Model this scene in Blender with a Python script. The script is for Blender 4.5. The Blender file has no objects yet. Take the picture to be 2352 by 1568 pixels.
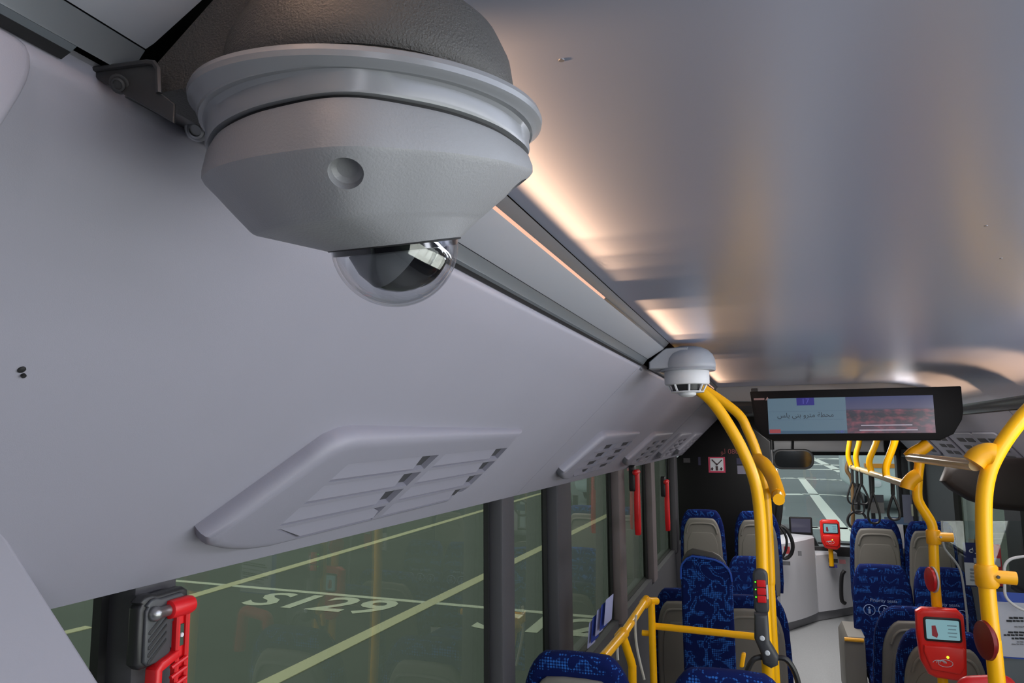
import bpy, bmesh, math, random
from mathutils import Vector, Matrix
random.seed(7)
sc = bpy.context.scene
COL = sc.collection
PI = math.pi
# ------------------------------------------------------------------ camera (the eye is the world origin; +Y runs to the front of the bus)
F, PX, PY = 1710.0, 1176.0, 784.0
R = Matrix(((0.9460429916334275, 0.04817998955031672, 0.3204393025023714),
            (0.3239438679763, -0.11640019246781522, -0.9388883449054907),
            (-0.00793643416093221, 0.9920331062017976, -0.12572720156124625)))
cam = bpy.data.cameras.new('camera'); cam.sensor_width = 36; cam.lens = F / 2352 * 36
cam.clip_start = 0.02; cam.clip_end = 500
camo = bpy.data.objects.new('camera', cam); COL.objects.link(camo)
camo.matrix_world = R.to_4x4(); sc.camera = camo
sc.view_settings.view_transform = 'Standard'; sc.view_settings.look = 'None'
sc.view_settings.gamma = 1; sc.view_settings.use_curve_mapping = False
sc.view_settings.exposure = 0.0
# world: even overcast daylight
w = bpy.data.worlds.new('sky'); sc.world = w; w.use_nodes = True
w.node_tree.nodes['Background'].inputs[0].default_value = (0.88, 0.95, 1.0, 1)
w.node_tree.nodes['Background'].inputs[1].default_value = 0.88

def area(name, loc, size, sizey, power, color, target, spread=None):
    l = bpy.data.lights.new(name, 'AREA'); l.shape = 'RECTANGLE'; l.size = size; l.size_y = sizey
    l.energy = power; l.color = color
    if spread: l.spread = math.radians(spread)
    o = bpy.data.objects.new(name, l); COL.objects.link(o); o.location = loc
    d = (Vector(target) - Vector(loc)).normalized()
    z = -d; x = Vector((0, 1, 0)); x = (x - z * x.dot(z)).normalized(); y = z.cross(x)
    o.matrix_world = Matrix.Translation(loc) @ Matrix((x, y, z)).transposed().to_4x4()
    return o
# unseen fill lamps added along the right cove and aisle to brighten the interior
area('right_cove_fill', (1.13, 1.7, 0.10), 4.0, 0.07, 24, (0.90, 0.92, 1.0), (-0.2, 1.7, -0.35))
area('front_aisle_fill', (0.3, 7.2, 0.16), 2.6, 0.25, 40, (1.0, 0.97, 0.95), (0.3, 7.2, -2))
area('mid_aisle_fill', (0.85, 4.9, 0.24), 1.2, 0.10, 11, (1.0, 0.97, 0.95), (0.4, 4.9, -2))
area('rear_aisle_fill', (0.75, -1.1, 0.27), 1.2, 0.10, 7, (0.93, 0.94, 1.0), (0.2, 2.5, -1.0))
# warm LED lines in the coves, washing over the ceiling edge
WARM = (1.0, 0.58, 0.30)
for a_, b_, k_ in ((-1.1,1.2,1),(1.2,1.33,.7),(1.33,1.45,.4),(1.45,1.57,.18),(1.82,1.98,.35),(1.98,2.5,1),(2.5,2.64,.4),(3.2,3.4,.4),(3.4,4.8,1),(4.8,5.0,.5)):
    area('cove_led', (-0.333, (a_+b_)/2, 0.312), b_-a_, 0.008, 2.5*k_*(b_-a_), WARM, (-0.233, (a_+b_)/2, 0.3360), 29)
for a_, b_ in ((3.3,3.9),(4.5,5.2)):
    area('cove_led_right', (1.085, (a_+b_)/2, 0.155), b_-a_, 0.01, 3.5*(b_-a_), WARM, (0.93, (a_+b_)/2, 0.30), 60)
# area lamp added outside the right-hand windows, standing in for daylight
area('window_daylight_fill', (1.75, 1.0, -0.75), 3.8, 0.9, 148, (0.90, 0.87, 1.07), (0.2, 1.0, -0.2))

# ------------------------------------------------------------------ helpers
def ray(px, py): return R @ Vector((px - PX, PY - py, -F))
def at(px, py, x=None, y=None, z=None):           # a point on the photograph's ray at a given world x, y or z
    r = ray(px, py)
    k = x / r.x if x is not None else y / r.y if y is not None else z / r.z
    return r * k
def lin(c):
    out = []
    for v in c:
        v /= 255.0
        out.append(v / 12.92 if v <= 0.04045 else ((v + 0.055) / 1.055) ** 2.4)
    return tuple(out) + (1,)
MATS = {}
def mat(name, rgb, rough=0.5, metal=0.0, grain=None, emit=0, spec=0.5, coat=0, noise=None):
    if name in MATS: return MATS[name]
    m = bpy.data.materials.new(name); m.use_nodes = True; nt = m.node_tree; b = nt.nodes['Principled BSDF']
    c = lin(rgb)
    b.inputs['Base Color'].default_value = tuple(v*(.12 if emit else 1) for v in c[:3])+(1,); b.inputs['Roughness'].default_value = rough
    b.inputs['Metallic'].default_value = metal; b.inputs['Specular IOR Level'].default_value = spec
    b.inputs['Coat Weight'].default_value = coat
    tc = nt.nodes.new('ShaderNodeTexCoord')
    if noise:                                     # (scale, amount): slight colour variation
        n = nt.nodes.new('ShaderNodeTexNoise'); n.inputs['Scale'].default_value = noise[0]; n.inputs['Detail'].default_value = 4
        nt.links.new(tc.outputs['Object'], n.inputs['Vector'])
        r = nt.nodes.new('ShaderNodeMapRange'); r.inputs[1].default_value = 0.3; r.inputs[2].default_value = 0.7
        r.inputs[3].default_value = 1 - noise[1]; r.inputs[4].default_value = 1 + noise[1]
        nt.links.new(n.outputs['Fac'], r.inputs[0])
        h = nt.nodes.new('ShaderNodeHueSaturation'); h.inputs['Color'].default_value = c
        nt.links.new(r.outputs[0], h.inputs['Value']); nt.links.new(h.outputs[0], b.inputs['Base Color'])
    if grain:                                     # (scale, strength, distance): leather-like plastic grain
        n = nt.nodes.new('ShaderNodeTexNoise'); n.inputs['Scale'].default_value = grain[0]; n.inputs['Detail'].default_value = 3
        nt.links.new(tc.outputs['Object'], n.inputs['Vector'])
        bp = nt.nodes.new('ShaderNodeBump'); bp.inputs['Strength'].default_value = grain[1]; bp.inputs['Distance'].default_value = grain[2]
        nt.links.new(n.outputs['Fac'], bp.inputs['Height']); nt.links.new(bp.outputs[0], b.inputs['Normal'])
    if emit:
        b.inputs['Emission Color'].default_value = c; b.inputs['Emission Strength'].default_value = emit
    MATS[name] = m; return m
def glass(name, tint, refl=0.06, rough=0.0, fres=True):
    m = bpy.data.materials.new(name); m.use_nodes = True; nt = m.node_tree; nt.nodes.clear()
    o = nt.nodes.new('ShaderNodeOutputMaterial'); t = nt.nodes.new('ShaderNodeBsdfTransparent'); g = nt.nodes.new('ShaderNodeBsdfGlossy')
    t.inputs[0].default_value = tint + (1,); g.inputs['Roughness'].default_value = rough
    mx = nt.nodes.new('ShaderNodeMixShader')
    ge = nt.nodes.new('ShaderNodeNewGeometry')           # Schlick reflectance, the same from both sides of the sheet
    dt = nt.nodes.new('ShaderNodeVectorMath'); dt.operation = 'DOT_PRODUCT'
    nt.links.new(ge.outputs['Normal'], dt.inputs[0]); nt.links.new(ge.outputs['Incoming'], dt.inputs[1])
    def mth(op, a, b=None, c=None):
        n = nt.nodes.new('ShaderNodeMath'); n.operation = op
        for i, v in enumerate((a, b, c)):
            if v is None: continue
            if isinstance(v, (int, float)): n.inputs[i].default_value = v
            else: nt.links.new(v, n.inputs[i])
        return n.outputs[0]
    k = mth('POWER', mth('SUBTRACT', 1.0, mth('ABSOLUTE', dt.outputs['Value'])), 5.0)
    fac = mth('MULTIPLY_ADD', k, 0.9 - refl, 0.04 + refl)
    nt.links.new(fac, mx.inputs[0])
    nt.links.new(t.outputs[0], mx.inputs[1]); nt.links.new(g.outputs[0], mx.inputs[2]); nt.links.new(mx.outputs[0], o.inputs[0])
    return m
class MB:
    def __init__(s): s.v = []; s.f = []
    def add(s, vs, fs):
        o = len(s.v); s.v += [Vector(v) for v in vs]; s.f += [tuple(i + o for i in f) for f in fs]; return s
    def box(s, a, b):
        x0, y0, z0 = a; x1, y1, z1 = b
        return s.add([(x0,y0,z0),(x1,y0,z0),(x1,y1,z0),(x0,y1,z0),(x0,y0,z1),(x1,y0,z1),(x1,y1,z1),(x0,y1,z1)],
                     [(0,3,2,1),(4,5,6,7),(0,1,5,4),(1,2,6,5),(2,3,7,6),(3,0,4,7)])
    def rings(s, rs, cap0=True, cap1=True, closed=True):
        n = len(rs[0]); vs = [p for r in rs for p in r]; fs = []
        for i in range(len(rs) - 1):
            for j in range(n if closed else n - 1):
                k = (j + 1) % n
                fs.append((i*n+j, i*n+k, (i+1)*n+k, (i+1)*n+j))
        if cap0: fs.append(tuple(range(n))[::-1])
        if cap1: fs.append(tuple((len(rs)-1)*n + j for j in range(n)))
        return s.add(vs, fs)
    def tube(s, pts, r, n=12):
        pts = [Vector(p) for p in pts]; rs = []; nrm = None
        for i, p in enumerate(pts):
            t = (pts[min(i+1, len(pts)-1)] - pts[max(i-1, 0)]).normalized()
            if nrm is None:
                nrm = t.orthogonal().normalized()
            nrm = (nrm - t * nrm.dot(t)).normalized(); bn = t.cross(nrm)
            rs.append([p + (nrm * math.cos(a) + bn * math.sin(a)) * r for a in [2*PI*k/n for k in range(n)]])
        return s.rings(rs)
    def lathe(s, prof, c=(0,0,0), axis=(0,0,1), n=32, cap0=True, cap1=True):   # prof: (r, h)
        ax = Vector(axis).normalized(); u = ax.orthogonal().normalized(); v = ax.cross(u); c = Vector(c)
        return s.rings([[c + ax*h + (u*math.cos(a) + v*math.sin(a))*max(r, 1e-5) for a in [2*PI*k/n for k in range(n)]] for r, h in prof], cap0, cap1)
    def slab(s, out, th, bev, fn, steps=3):       # rounded slab: out = ccw outline (u, v); fn(u, v, w) -> point, w from 0 to th
        def inset(d):
            n = len(out); res = []
            for i in range(n):
                a, b, c = Vector(out[i-1]), Vector(out[i]), Vector(out[(i+1) % n])
                e1 = (b - a).normalized(); e2 = (c - b).normalized()
                n1 = Vector((-e1.y, e1.x)); n2 = Vector((-e2.y, e2.x)); m = n1 + n2
                m = m / max(m.dot(n1), 0.35)
                res.append(b + m * d)
            return res
        rs = []
        for k in range(steps + 1):
            a = PI/2 * k / steps
            rs.append([fn(p[0], p[1], bev*(1-math.sin(a))) for p in inset(bev*(1-math.cos(a)))])
        rs = rs[::-1]
        for k in range(steps + 1):
            a = PI/2 * k / steps
            rs.append([fn(p[0], p[1], th - bev*(1-math.sin(a))) for p in inset(bev*(1-math.cos(a)))])
        return s.rings(rs)
    def build(s, name, m, parent=None, angle=40, flip=False):
        me = bpy.data.meshes.new(name); vs = s.v; loc = Vector((0,0,0))
        if parent is not None: off = WORLD.get(parent.name, Vector((0,0,0)))
        else:
            lo = Vector([min(v[i] for v in vs) for i in range(3)]); hi = Vector([max(v[i] for v in vs) for i in range(3)])
            off = Vector(((lo.x+hi.x)/2, (lo.y+hi.y)/2, lo.z)); loc = off
        me.from_pydata([v - off for v in vs], [], s.f)
        bm = bmesh.new(); bm.from_mesh(me); bmesh.ops.recalc_face_normals(bm, faces=bm.faces); bm.to_mesh(me); bm.free()
        me.polygons.foreach_set('use_smooth', [True] * len(me.polygons)); me.set_sharp_from_angle(angle=math.radians(angle))
        if m: me.materials.append(m)
        o = bpy.data.objects.new(name, me); COL.objects.link(o); o.location = loc
        if parent is not None: o.parent = parent
        WORLD[o.name] = off
        return o
WORLD = {}
def thing(name, label, cat, loc, group=None):
    o = bpy.data.objects.new(name, None); COL.objects.link(o); o.location = loc; o.empty_display_size = 0.05
    o['label'] = label; o['category'] = cat
    if group: o['group'] = group
    WORLD[o.name] = Vector(loc); return o
def tag(o, label, cat, group=None):
    o['label'] = label; o['category'] = cat
    if group: o['group'] = group
    return o
def struct(o): o['kind'] = 'structure'; return o
def arc(pts, r=0.06, n=6):                        # round the corners of a polyline
    pts = [Vector(p) for p in pts]; out = [pts[0]]
    for i in range(1, len(pts)-1):
        a, b, c = pts[i-1], pts[i], pts[i+1]
        d1 = (a-b); d2 = (c-b); k = min(r, d1.length*0.49, d2.length*0.49)
        p, q = b + d1.normalized()*k, b + d2.normalized()*k
        for j in range(n+1):
            t = j/n; out.append(p*(1-t)**2 + b*2*t*(1-t) + q*t*t)
    out.append(pts[-1]); return out
def smooth(pts, n=6):                             # Catmull-Rom through points
    P = [Vector(p) for p in pts]; P = [P[0]*2-P[1]] + P + [P[-1]*2-P[-2]]; out = []
    for i in range(1, len(P)-2):
        for j in range(n):
            t = j/n; a, b, c, d = P[i-1], P[i], P[i+1], P[i+2]
            out.append(0.5*((2*b)+(c-a)*t+(2*a-5*b+4*c-d)*t*t+(3*b-a-3*c+d)*t**3))
    out.append(P[-2]); return out
def rrect(w, h, r, n=4, cx=0, cy=0):
    out = []
    for (sx, sy, a0) in ((1,-1,-PI/2),(1,1,0),(-1,1,PI/2),(-1,-1,PI)):
        for k in range(n+1):
            a = a0 + PI/2*k/n
            out.append((cx + sx*(w/2-r) + r*math.cos(a), cy + sy*(h/2-r) + r*math.sin(a)))
    return out
def text_mesh(name, body, size, m, parent, frame, extrude=0.0004, align='CENTER', shear=0.0, bold=0.0):
    cu = bpy.data.curves.new(name, 'FONT'); cu.body = body; cu.size = size; cu.extrude = extrude; cu.align_x = align; cu.shear = shear; cu.offset = bold
    cu.resolution_u = 3
    t = bpy.data.objects.new(name, cu); COL.objects.link(t)
    bpy.context.view_layer.update()
    me = bpy.data.meshes.new_from_object(t.evaluated_get(bpy.context.evaluated_depsgraph_get()))
    bpy.data.objects.remove(t)
    me.transform(frame); me.materials.clear(); me.materials.append(m)
    off = WORLD.get(parent.name, Vector((0,0,0))); me.transform(Matrix.Translation(-off))
    o = bpy.data.objects.new(name, me); COL.objects.link(o); o.parent = parent; WORLD[o.name] = off
    return o
def frame(o, x, y, z=None):                       # matrix from origin and two axes
    x = Vector(x).normalized(); y = Vector(y); y = (y - x*y.dot(x)).normalized(); z = x.cross(y)
    m = Matrix((x, y, z)).transposed().to_4x4(); m.translation = Vector(o); return m

# ------------------------------------------------------------------ materials
panel_m  = mat('grained_panel_plastic', (146,145,157), 0.5, grain=(900, 0.16, 0.0006), noise=(3, 0.02))
vent_m   = mat('vent_plastic', (136,135,147), 0.5, grain=(700, 0.2, 0.0006))
ventdark = mat('vent_hollow', (58,58,62), 0.7)
seam_m   = mat('dark_seam_gap', (70,68,70), 0.8)  # dark grey of the joint between cove panels
cover_m  = mat('lamp_cover', (150,152,160), 0.35)
band_m   = mat('grey_profile', (104,110,116), 0.35, metal=0.3)
black_m  = mat('black_rubber', (22,22,24), 0.6)
alu_m    = mat('brushed_aluminium', (150,152,158), 0.3, metal=0.9)
trim_m   = mat('grey_edge_trim', (120,120,124), 0.3, metal=0.4)
floor_m  = mat('speckled_grey_vinyl', (168,170,172), 0.5, noise=(220, 0.12))
dark_wall= mat('dark_side_wall', (70,70,74), 0.6)
pillar_m = mat('charcoal_pillar', (62,61,66), 0.6, grain=(500, 0.2, 0.001))
pillarb_m= mat('mauve_grey_pillar', (98,90,92), 0.6)
yellow_m = mat('yellow_powder_coat', (255,186,0), 0.32, spec=0.5)
yellowj_m= mat('yellow_plastic', (236,166,2), 0.42)
gray_cap = mat('grey_plastic_cap', (146,149,157), 0.45)
dark_cap = mat('dark_grained_plastic', (66,65,64), 0.55, grain=(640, 0.8, 0.0013))
ring_m   = mat('glossy_grey_ring', (130,132,137), 0.28)
body_m   = mat('grained_camera_body', (136,137,141), 0.42, grain=(620, 0.3, 0.0008), spec=0.6)
steel_m  = mat('zinc_steel', (150,150,152), 0.35, metal=0.9)
dsteel_m = mat('dark_steel', (70,70,72), 0.45, metal=0.6)
lens_m   = mat('lens_black', (14,14,18), 0.08)
mod_m    = mat('camera_ball_plastic', (92,94,98), 0.4)
red_m    = mat('red_plastic', (205,20,28), 0.38)
white_m  = mat('white_plastic', (205,205,208), 0.45)
shell_m  = mat('grey_seat_shell', (122,118,112), 0.55, grain=(300, 0.2, 0.001))
shelld_m = mat('dark_seat_shell', (70,68,66), 0.6)
asphalt_m= mat('grey_asphalt', (118,126,123), 0.85, noise=(0.5, 0.05))
paint_m  = mat('road_paint', (240,244,228), 0.7)
blackpan = mat('black_partition', (7,7,9), 0.5, spec=0.25)
paper_m  = mat('white_paper', (200,202,208), 0.7)
blue_m   = mat('blue_print', (28,52,135), 0.6)
navy_m   = mat('navy_print', (18,28,88), 0.6)
ink_m    = mat('black_ink', (35,38,45), 0.7)
blackp_m = mat('black_plastic', (30,30,32), 0.45)
led_m    = mat('warm_led_strip', (246,186,158), 0.5, emit=1.0)
green_m  = mat('green_led', (90,255,40), 0.5, emit=1.5)

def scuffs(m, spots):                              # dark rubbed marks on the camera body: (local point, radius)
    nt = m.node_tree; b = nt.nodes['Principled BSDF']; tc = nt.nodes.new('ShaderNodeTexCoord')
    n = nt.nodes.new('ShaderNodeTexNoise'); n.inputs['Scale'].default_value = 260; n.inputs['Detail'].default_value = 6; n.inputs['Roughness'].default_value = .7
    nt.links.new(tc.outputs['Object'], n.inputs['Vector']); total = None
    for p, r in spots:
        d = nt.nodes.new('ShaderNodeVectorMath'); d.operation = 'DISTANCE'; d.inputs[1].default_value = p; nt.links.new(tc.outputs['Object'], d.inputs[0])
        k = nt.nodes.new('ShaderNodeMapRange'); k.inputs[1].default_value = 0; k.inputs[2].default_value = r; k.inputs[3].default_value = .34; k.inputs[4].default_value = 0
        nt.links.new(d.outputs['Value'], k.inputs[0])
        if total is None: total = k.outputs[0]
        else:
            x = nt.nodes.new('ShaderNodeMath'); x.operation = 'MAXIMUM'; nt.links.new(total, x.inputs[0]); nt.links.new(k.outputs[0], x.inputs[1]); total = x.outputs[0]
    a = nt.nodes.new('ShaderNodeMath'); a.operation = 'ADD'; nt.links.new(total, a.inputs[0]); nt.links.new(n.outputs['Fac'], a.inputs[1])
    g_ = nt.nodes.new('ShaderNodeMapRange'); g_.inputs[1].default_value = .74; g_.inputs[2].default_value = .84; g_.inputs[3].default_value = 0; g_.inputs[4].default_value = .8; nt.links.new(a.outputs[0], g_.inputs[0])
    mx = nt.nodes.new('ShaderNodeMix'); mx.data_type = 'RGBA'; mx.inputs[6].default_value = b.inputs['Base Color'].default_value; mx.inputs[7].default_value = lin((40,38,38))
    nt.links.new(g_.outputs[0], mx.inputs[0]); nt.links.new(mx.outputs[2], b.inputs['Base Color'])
_d0 = Vector((-.27,.47,.24))
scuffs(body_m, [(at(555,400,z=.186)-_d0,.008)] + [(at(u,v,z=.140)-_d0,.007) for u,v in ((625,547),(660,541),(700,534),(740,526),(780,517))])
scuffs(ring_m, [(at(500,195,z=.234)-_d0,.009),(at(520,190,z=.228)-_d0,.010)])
def ceiling_material():
    m = bpy.data.materials.new('satin_ceiling_laminate'); m.use_nodes = True; nt = m.node_tree; b = nt.nodes['Principled BSDF']
    b.inputs['Base Color'].default_value = lin((196,203,226)); b.inputs['Roughness'].default_value = 0.30
    b.inputs['Metallic'].default_value = 0.75; b.inputs['Specular IOR Level'].default_value = 0.5
    return m
ceil_m = ceiling_material()
def fabric(name, base, dot, scale, big):
    m = bpy.data.materials.new(name); m.use_nodes = True; nt = m.node_tree; b = nt.nodes['Principled BSDF']
    b.inputs['Roughness'].default_value = 0.9; b.inputs['Specular IOR Level'].default_value = 0.15
    tc = nt.nodes.new('ShaderNodeTexCoord')
    mp = nt.nodes.new('ShaderNodeMapping'); mp.inputs['Scale'].default_value = (scale, scale, scale); nt.links.new(tc.outputs['Object'], mp.inputs[0])
    v = nt.nodes.new('ShaderNodeTexVoronoi'); v.inputs['Randomness'].default_value = 0.0; v.inputs['Scale'].default_value = 1.0
    nt.links.new(mp.outputs[0], v.inputs['Vector'])
    lt = nt.nodes.new('ShaderNodeMath'); lt.operation = 'LESS_THAN'; lt.inputs[1].default_value = 0.42; nt.links.new(v.outputs['Distance'], lt.inputs[0])
    n = nt.nodes.new('ShaderNodeTexNoise'); n.inputs['Scale'].default_value = big; n.inputs['Detail'].default_value = 1; n.inputs['Distortion'].default_value = 1.5
    nt.links.new(tc.outputs['Object'], n.inputs['Vector'])
    r = nt.nodes.new('ShaderNodeValToRGB'); e = r.color_ramp.elements
    e[0].position = 0.46; e[0].color = (0,0,0,1); e[1].position = 0.60; e[1].color = (0,0,0,1)
    k = e.new(0.53); k.color = (1,1,1,1)
    nt.links.new(n.outputs['Fac'], r.inputs[0])
    mu = nt.nodes.new('ShaderNodeMath'); mu.operation = 'MULTIPLY'; nt.links.new(lt.outputs[0], mu.inputs[0]); nt.links.new(r.outputs[0], mu.inputs[1])
    mx = nt.nodes.new('ShaderNodeMix'); mx.data_type = 'RGBA'; mx.inputs[6].default_value = lin(base); mx.inputs[7].default_value = lin(dot)
    nt.links.new(mu.outputs[0], mx.inputs[0]); nt.links.new(mx.outputs[2], b.inputs['Base Color'])
    return m
fab_m = fabric('blue_moquette', (10,25,80), (48,108,198), 95, 11)
fab2_m = fabric('blue_moquette_fine', (16,40,118), (70,130,215), 150, 14)
piping_m = mat('blue_piping', (26,74,170), 0.8)
tint_glass = glass('green_tinted_window', (0.67, 0.70, 0.61), 0.03)
clear_glass = glass('clear_windscreen', (0.93, 0.96, 0.96), 0.0)
bubble_glass = glass('clear_dome_bubble', (0.93, 0.94, 0.95), 0.03)
acrylic = glass('clear_acrylic', (0.9, 0.93, 0.94), 0.02)

# ------------------------------------------------------------------ bus shell
W, WR, ZB, ZF, GZ = -0.90, 1.50, -0.22, -1.97, -2.30
Y0, Y1 = -3.0, 10.3
A = Vector((-0.43, 0, 0.24)); B = Vector((W, 0, ZB)); T = (B-A).normalized(); N = Vector((-T.z, 0, T.x)); N = N if N.x > 0 else -N
LP = (B-A).length
def pan(y, s, h=0.0): return A + T*s + N*h + Vector((0, y, 0))
RA = Vector((1.21, 0, 0.112)); RB = Vector((WR, 0, -0.235)); RT = (RB-RA).normalized(); RN = Vector((RT.z, 0, -RT.x)); RN = RN if RN.x < 0 else -RN
def rpan(y, s, h=0.0): return RA + RT*s + RN*h + Vector((0, y, 0))

g = MB().add([(-60,-20,GZ),(60,-20,GZ),(60,140,GZ),(-60,140,GZ)], [(0,1,2,3)]).build('ground', asphalt_m); struct(g)
f = MB().box((W-.08, Y0, ZF-.12), (WR+.08, Y1, ZF)).build('floor', floor_m); struct(f)
# ceiling: flat satin sheet that turns down towards the right-hand cover
prof = [(-0.325,0.33),(0.70,0.33),(0.82,0.322),(0.92,0.30),(1.0,0.265),(1.06,0.22),(1.10,0.165)]
rs = []
for yy in (Y0, 5.45):
    rs.append([(x,yy,z) for x,z in prof] + [(x+.012,yy,z+.02) for x,z in prof[::-1]])
c = MB().rings(rs).build('ceiling', ceil_m); struct(c)
for px, py in ((1290,139),(2299,594),(2264,519)):
    p = at(px, py, z=0.3295); MB().lathe([(0.0028,.001),(0.0026,-.0002)], p, n=12).build('ceiling_speck', trim_m, c)  # tiny dark specks on the ceiling sheet
# front step of the ceiling above the screen, front ceiling
front_head = mat('front_header_plastic', (190,190,192), 0.4)
h = MB().rings([[(x,yy,z) for x,z in ((-0.34,0.33),(1.1,0.33),(1.1,0.19),(-0.34,0.235))] for yy in (5.46,5.60)]).build('trim_1', front_head); struct(h)
struct(MB().box((-.9,9.85,-.12),(1.5,9.9,.3)).build('trim_6', mat('shaded_header',(40,38,38),.5)))  # header shade put into the colour, keeps the ceiling reflection dark
fc = MB().box((-0.40,5.6,0.20),(1.15,9.2,0.24)).build('trim_2', mat('front_ceiling_laminate',(96,92,90),0.25,metal=0.5)); struct(fc)

# left wall
wl = struct(MB().box((W-.10, Y0, ZF), (W-.02, Y1, -1.12)).build('wall_left', dark_wall))
def cove(y0, y1, name='cove_panel'):
    m = MB(); lip = 0.012
    # section: back lip, rounded top lip, slightly crowned face, bottom return
    sec = [(-0.012,-0.02)] + [( -0.004+0.010*(1-math.cos(a)), -0.010+0.010*math.sin(a)) for a in (0,.5,1.0,PI/2)]
    sec += [(0.08+0.5*k/6.0*0.96, 0.0) for k in range(0,7)] + [(LP,0.0),(LP+.004,-.004),(LP-.002,-.03)]
    back = [(s, -0.035) for s in (LP-.01, 0.3, 0.0)]
    m.rings([[pan(yy, s, hh) for s, hh in sec+back] for yy in (y0, y1)])
    return m.build(name, panel_m, wl)
SE1, SE2 = 2.66, 5.62
cove(Y0, SE1-.0015); cove(SE1+.0015, SE2-.012); cove(SE2+.012, 8.3)
MB().rings([[pan(yy,0,-.03),pan(yy,0,-.004),pan(yy,LP,-.004),pan(yy,LP,-.03)] for yy in (SE2-.014,SE2+.014)]).build('joint_strip', mat('joint_strip',(120,112,108),0.6), wl)
MB().rings([[pan(yy,.004,-.03),pan(yy,.004,-.012),pan(yy,LP,-.012),pan(yy,LP,-.03)] for yy in (SE1-.002,SE1+.002)]).build('panel_gap', seam_m, wl)
# wall above the panels (dark void behind the rail)
MB().box((-1.0,Y0,0.36),(-0.30,9,0.38)).build('roof_liner', black_m, wl)
MB().box((-1.0,Y0,-0.2),(-0.98,9,0.38)).build('side_liner', black_m, wl)
# pillar cover panel at the lower left: flows out of the cove panel and turns down
sec = []
x_, z_, ang = pan(0, LP-.22, -.0006).x, pan(0, LP-.22, -.0006).z, math.atan2(T.z, T.x)
for k in range(26):
    sec.append((x_, z_)); st = .02 if k < 20 else .08
    ang = min(PI*1.5, math.atan2(T.z, T.x) % (2*PI) + k*math.radians(2.4))
    x_ += st*math.cos(ang); z_ += st*math.sin(ang)
def proj(p):
    q = R.transposed() @ p; return PX + F*q.x/-q.z, PY - F*q.y/-q.z
def y_on(x, z, a, b):                              # the y at which (x, y, z) falls on the edge drawn through two picture points
    lo, hi = .3, 1.6
    for _ in range(40):
        m = (lo+hi)/2; u, v = proj(Vector((x, m, z)))
        if (u-a[0])*(b[1]-a[1]) - (v-a[1])*(b[0]-a[0]) > 0: hi = m
        else: lo = m
    return lo
rs = [[], [], [], []]
ys_ = [y_on(x, z, (122,1406), (226,1568)) for x, z in sec]
nrm = lambda i: Vector((-(sec[min(i+1,25)][1]-sec[max(i-1,0)][1]), 0, sec[min(i+1,25)][0]-sec[max(i-1,0)][0])).normalized()
rows = []
for i, (x, z) in enumerate(sec):
    n_ = nrm(i); n_ = n_ if n_.x > 0 else -n_; p = Vector((x, 0, z))
    rows.append([p + Vector((0,-1.5,0)), p + Vector((0,ys_[i]-.004,0)), p - n_*.002 + Vector((0,ys_[i],0)), p - n_*.012 + Vector((0,ys_[i],0)), p - n_*.012 + Vector((0,-1.5,0))])
MB().rings(rows).build('pillar_cover', panel_m, wl, angle=60)
# rounded corner plate at the far left of the rail
q = [at(a,b,x=-0.435) for a,b in ((-60,40),(0,66),(32,84),(55,104),(66,130),(66,160),(58,190),(40,225),(0,290),(-60,330))]
MB().slab([(p.y,p.z) for p in q][::-1], 0.02, 0.006, lambda u,v,w_: Vector((-0.45+w_, u, v))).build('trim_3', panel_m)
struct(bpy.data.objects['trim_3'])
# mounting spot on the panel
p = at(48,848,x=None,y=0.473); p = pan(0.473,0.256,0)
MB().lathe([(0.0035,-.002),(0.0035,.0012),(0.002,.002)], p, N, n=10).build('clip_hole', black_m, wl)
p = pan(0.478,0.262,0.0015)
MB().lathe([(0.0022,-.001),(0.0022,.001)], p, N, n=8).build('clip_tail', black_m, wl)

# windows on the left: frame + pane between pillars
PIL = [(0.900,0.985,'d'),(2.52,2.655,'d'),(3.25,3.49,'d'),(4.68,4.88,'m'),(6.05,6.24,'m'),(7.6,7.8,'d')]
edges = [(-3.0,.66)] + [(a,b) for a,b,_ in PIL] + [(8.3,8.32)]
for i,(a,b,k) in enumerate(PIL):
    ob = MB().slab(rrect(0.058, b-a, 0.008, 2, 0, (a+b)/2), 1.0, 0.004, lambda u,v,w_: Vector((W-.030+u, v, -1.15+w_*1.12)), 1).build('pillar', pillar_m if k=='d' else pillarb_m, wl)
    MB().box((W-.066,a-.014,-1.15),(W-.050,a,-0.03)).build('pillar_gasket', black_m, wl)
for i in range(len(edges)-1):
    a, b = edges[i][1]-.02, edges[i+1][0]+.07
    wn = struct(MB().rings([[(W-.09,a-.01,-1.14),(W-.09,b+.01,-1.14),(W-.078,b+.01,-0.02),(W-.078,a-.01,-0.02)],
                            [(W-.084,a-.01,-1.14),(W-.084,b+.01,-1.14),(W-.072,b+.01,-0.02),(W-.072,a-.01,-0.02)]]).build('window_%d'%(i+1), tint_glass))
    fr = MB()
    fr.box((W-.095,a,-1.15),(W-.06,b,-1.115)); fr.box((W-.095,b-.012,-1.15),(W-.065,b,-0.03)); fr.box((W-.095,a,-1.15),(W-.065,a+.010,-.03))
    fr.build('window_frame', black_m, wn)

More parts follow.
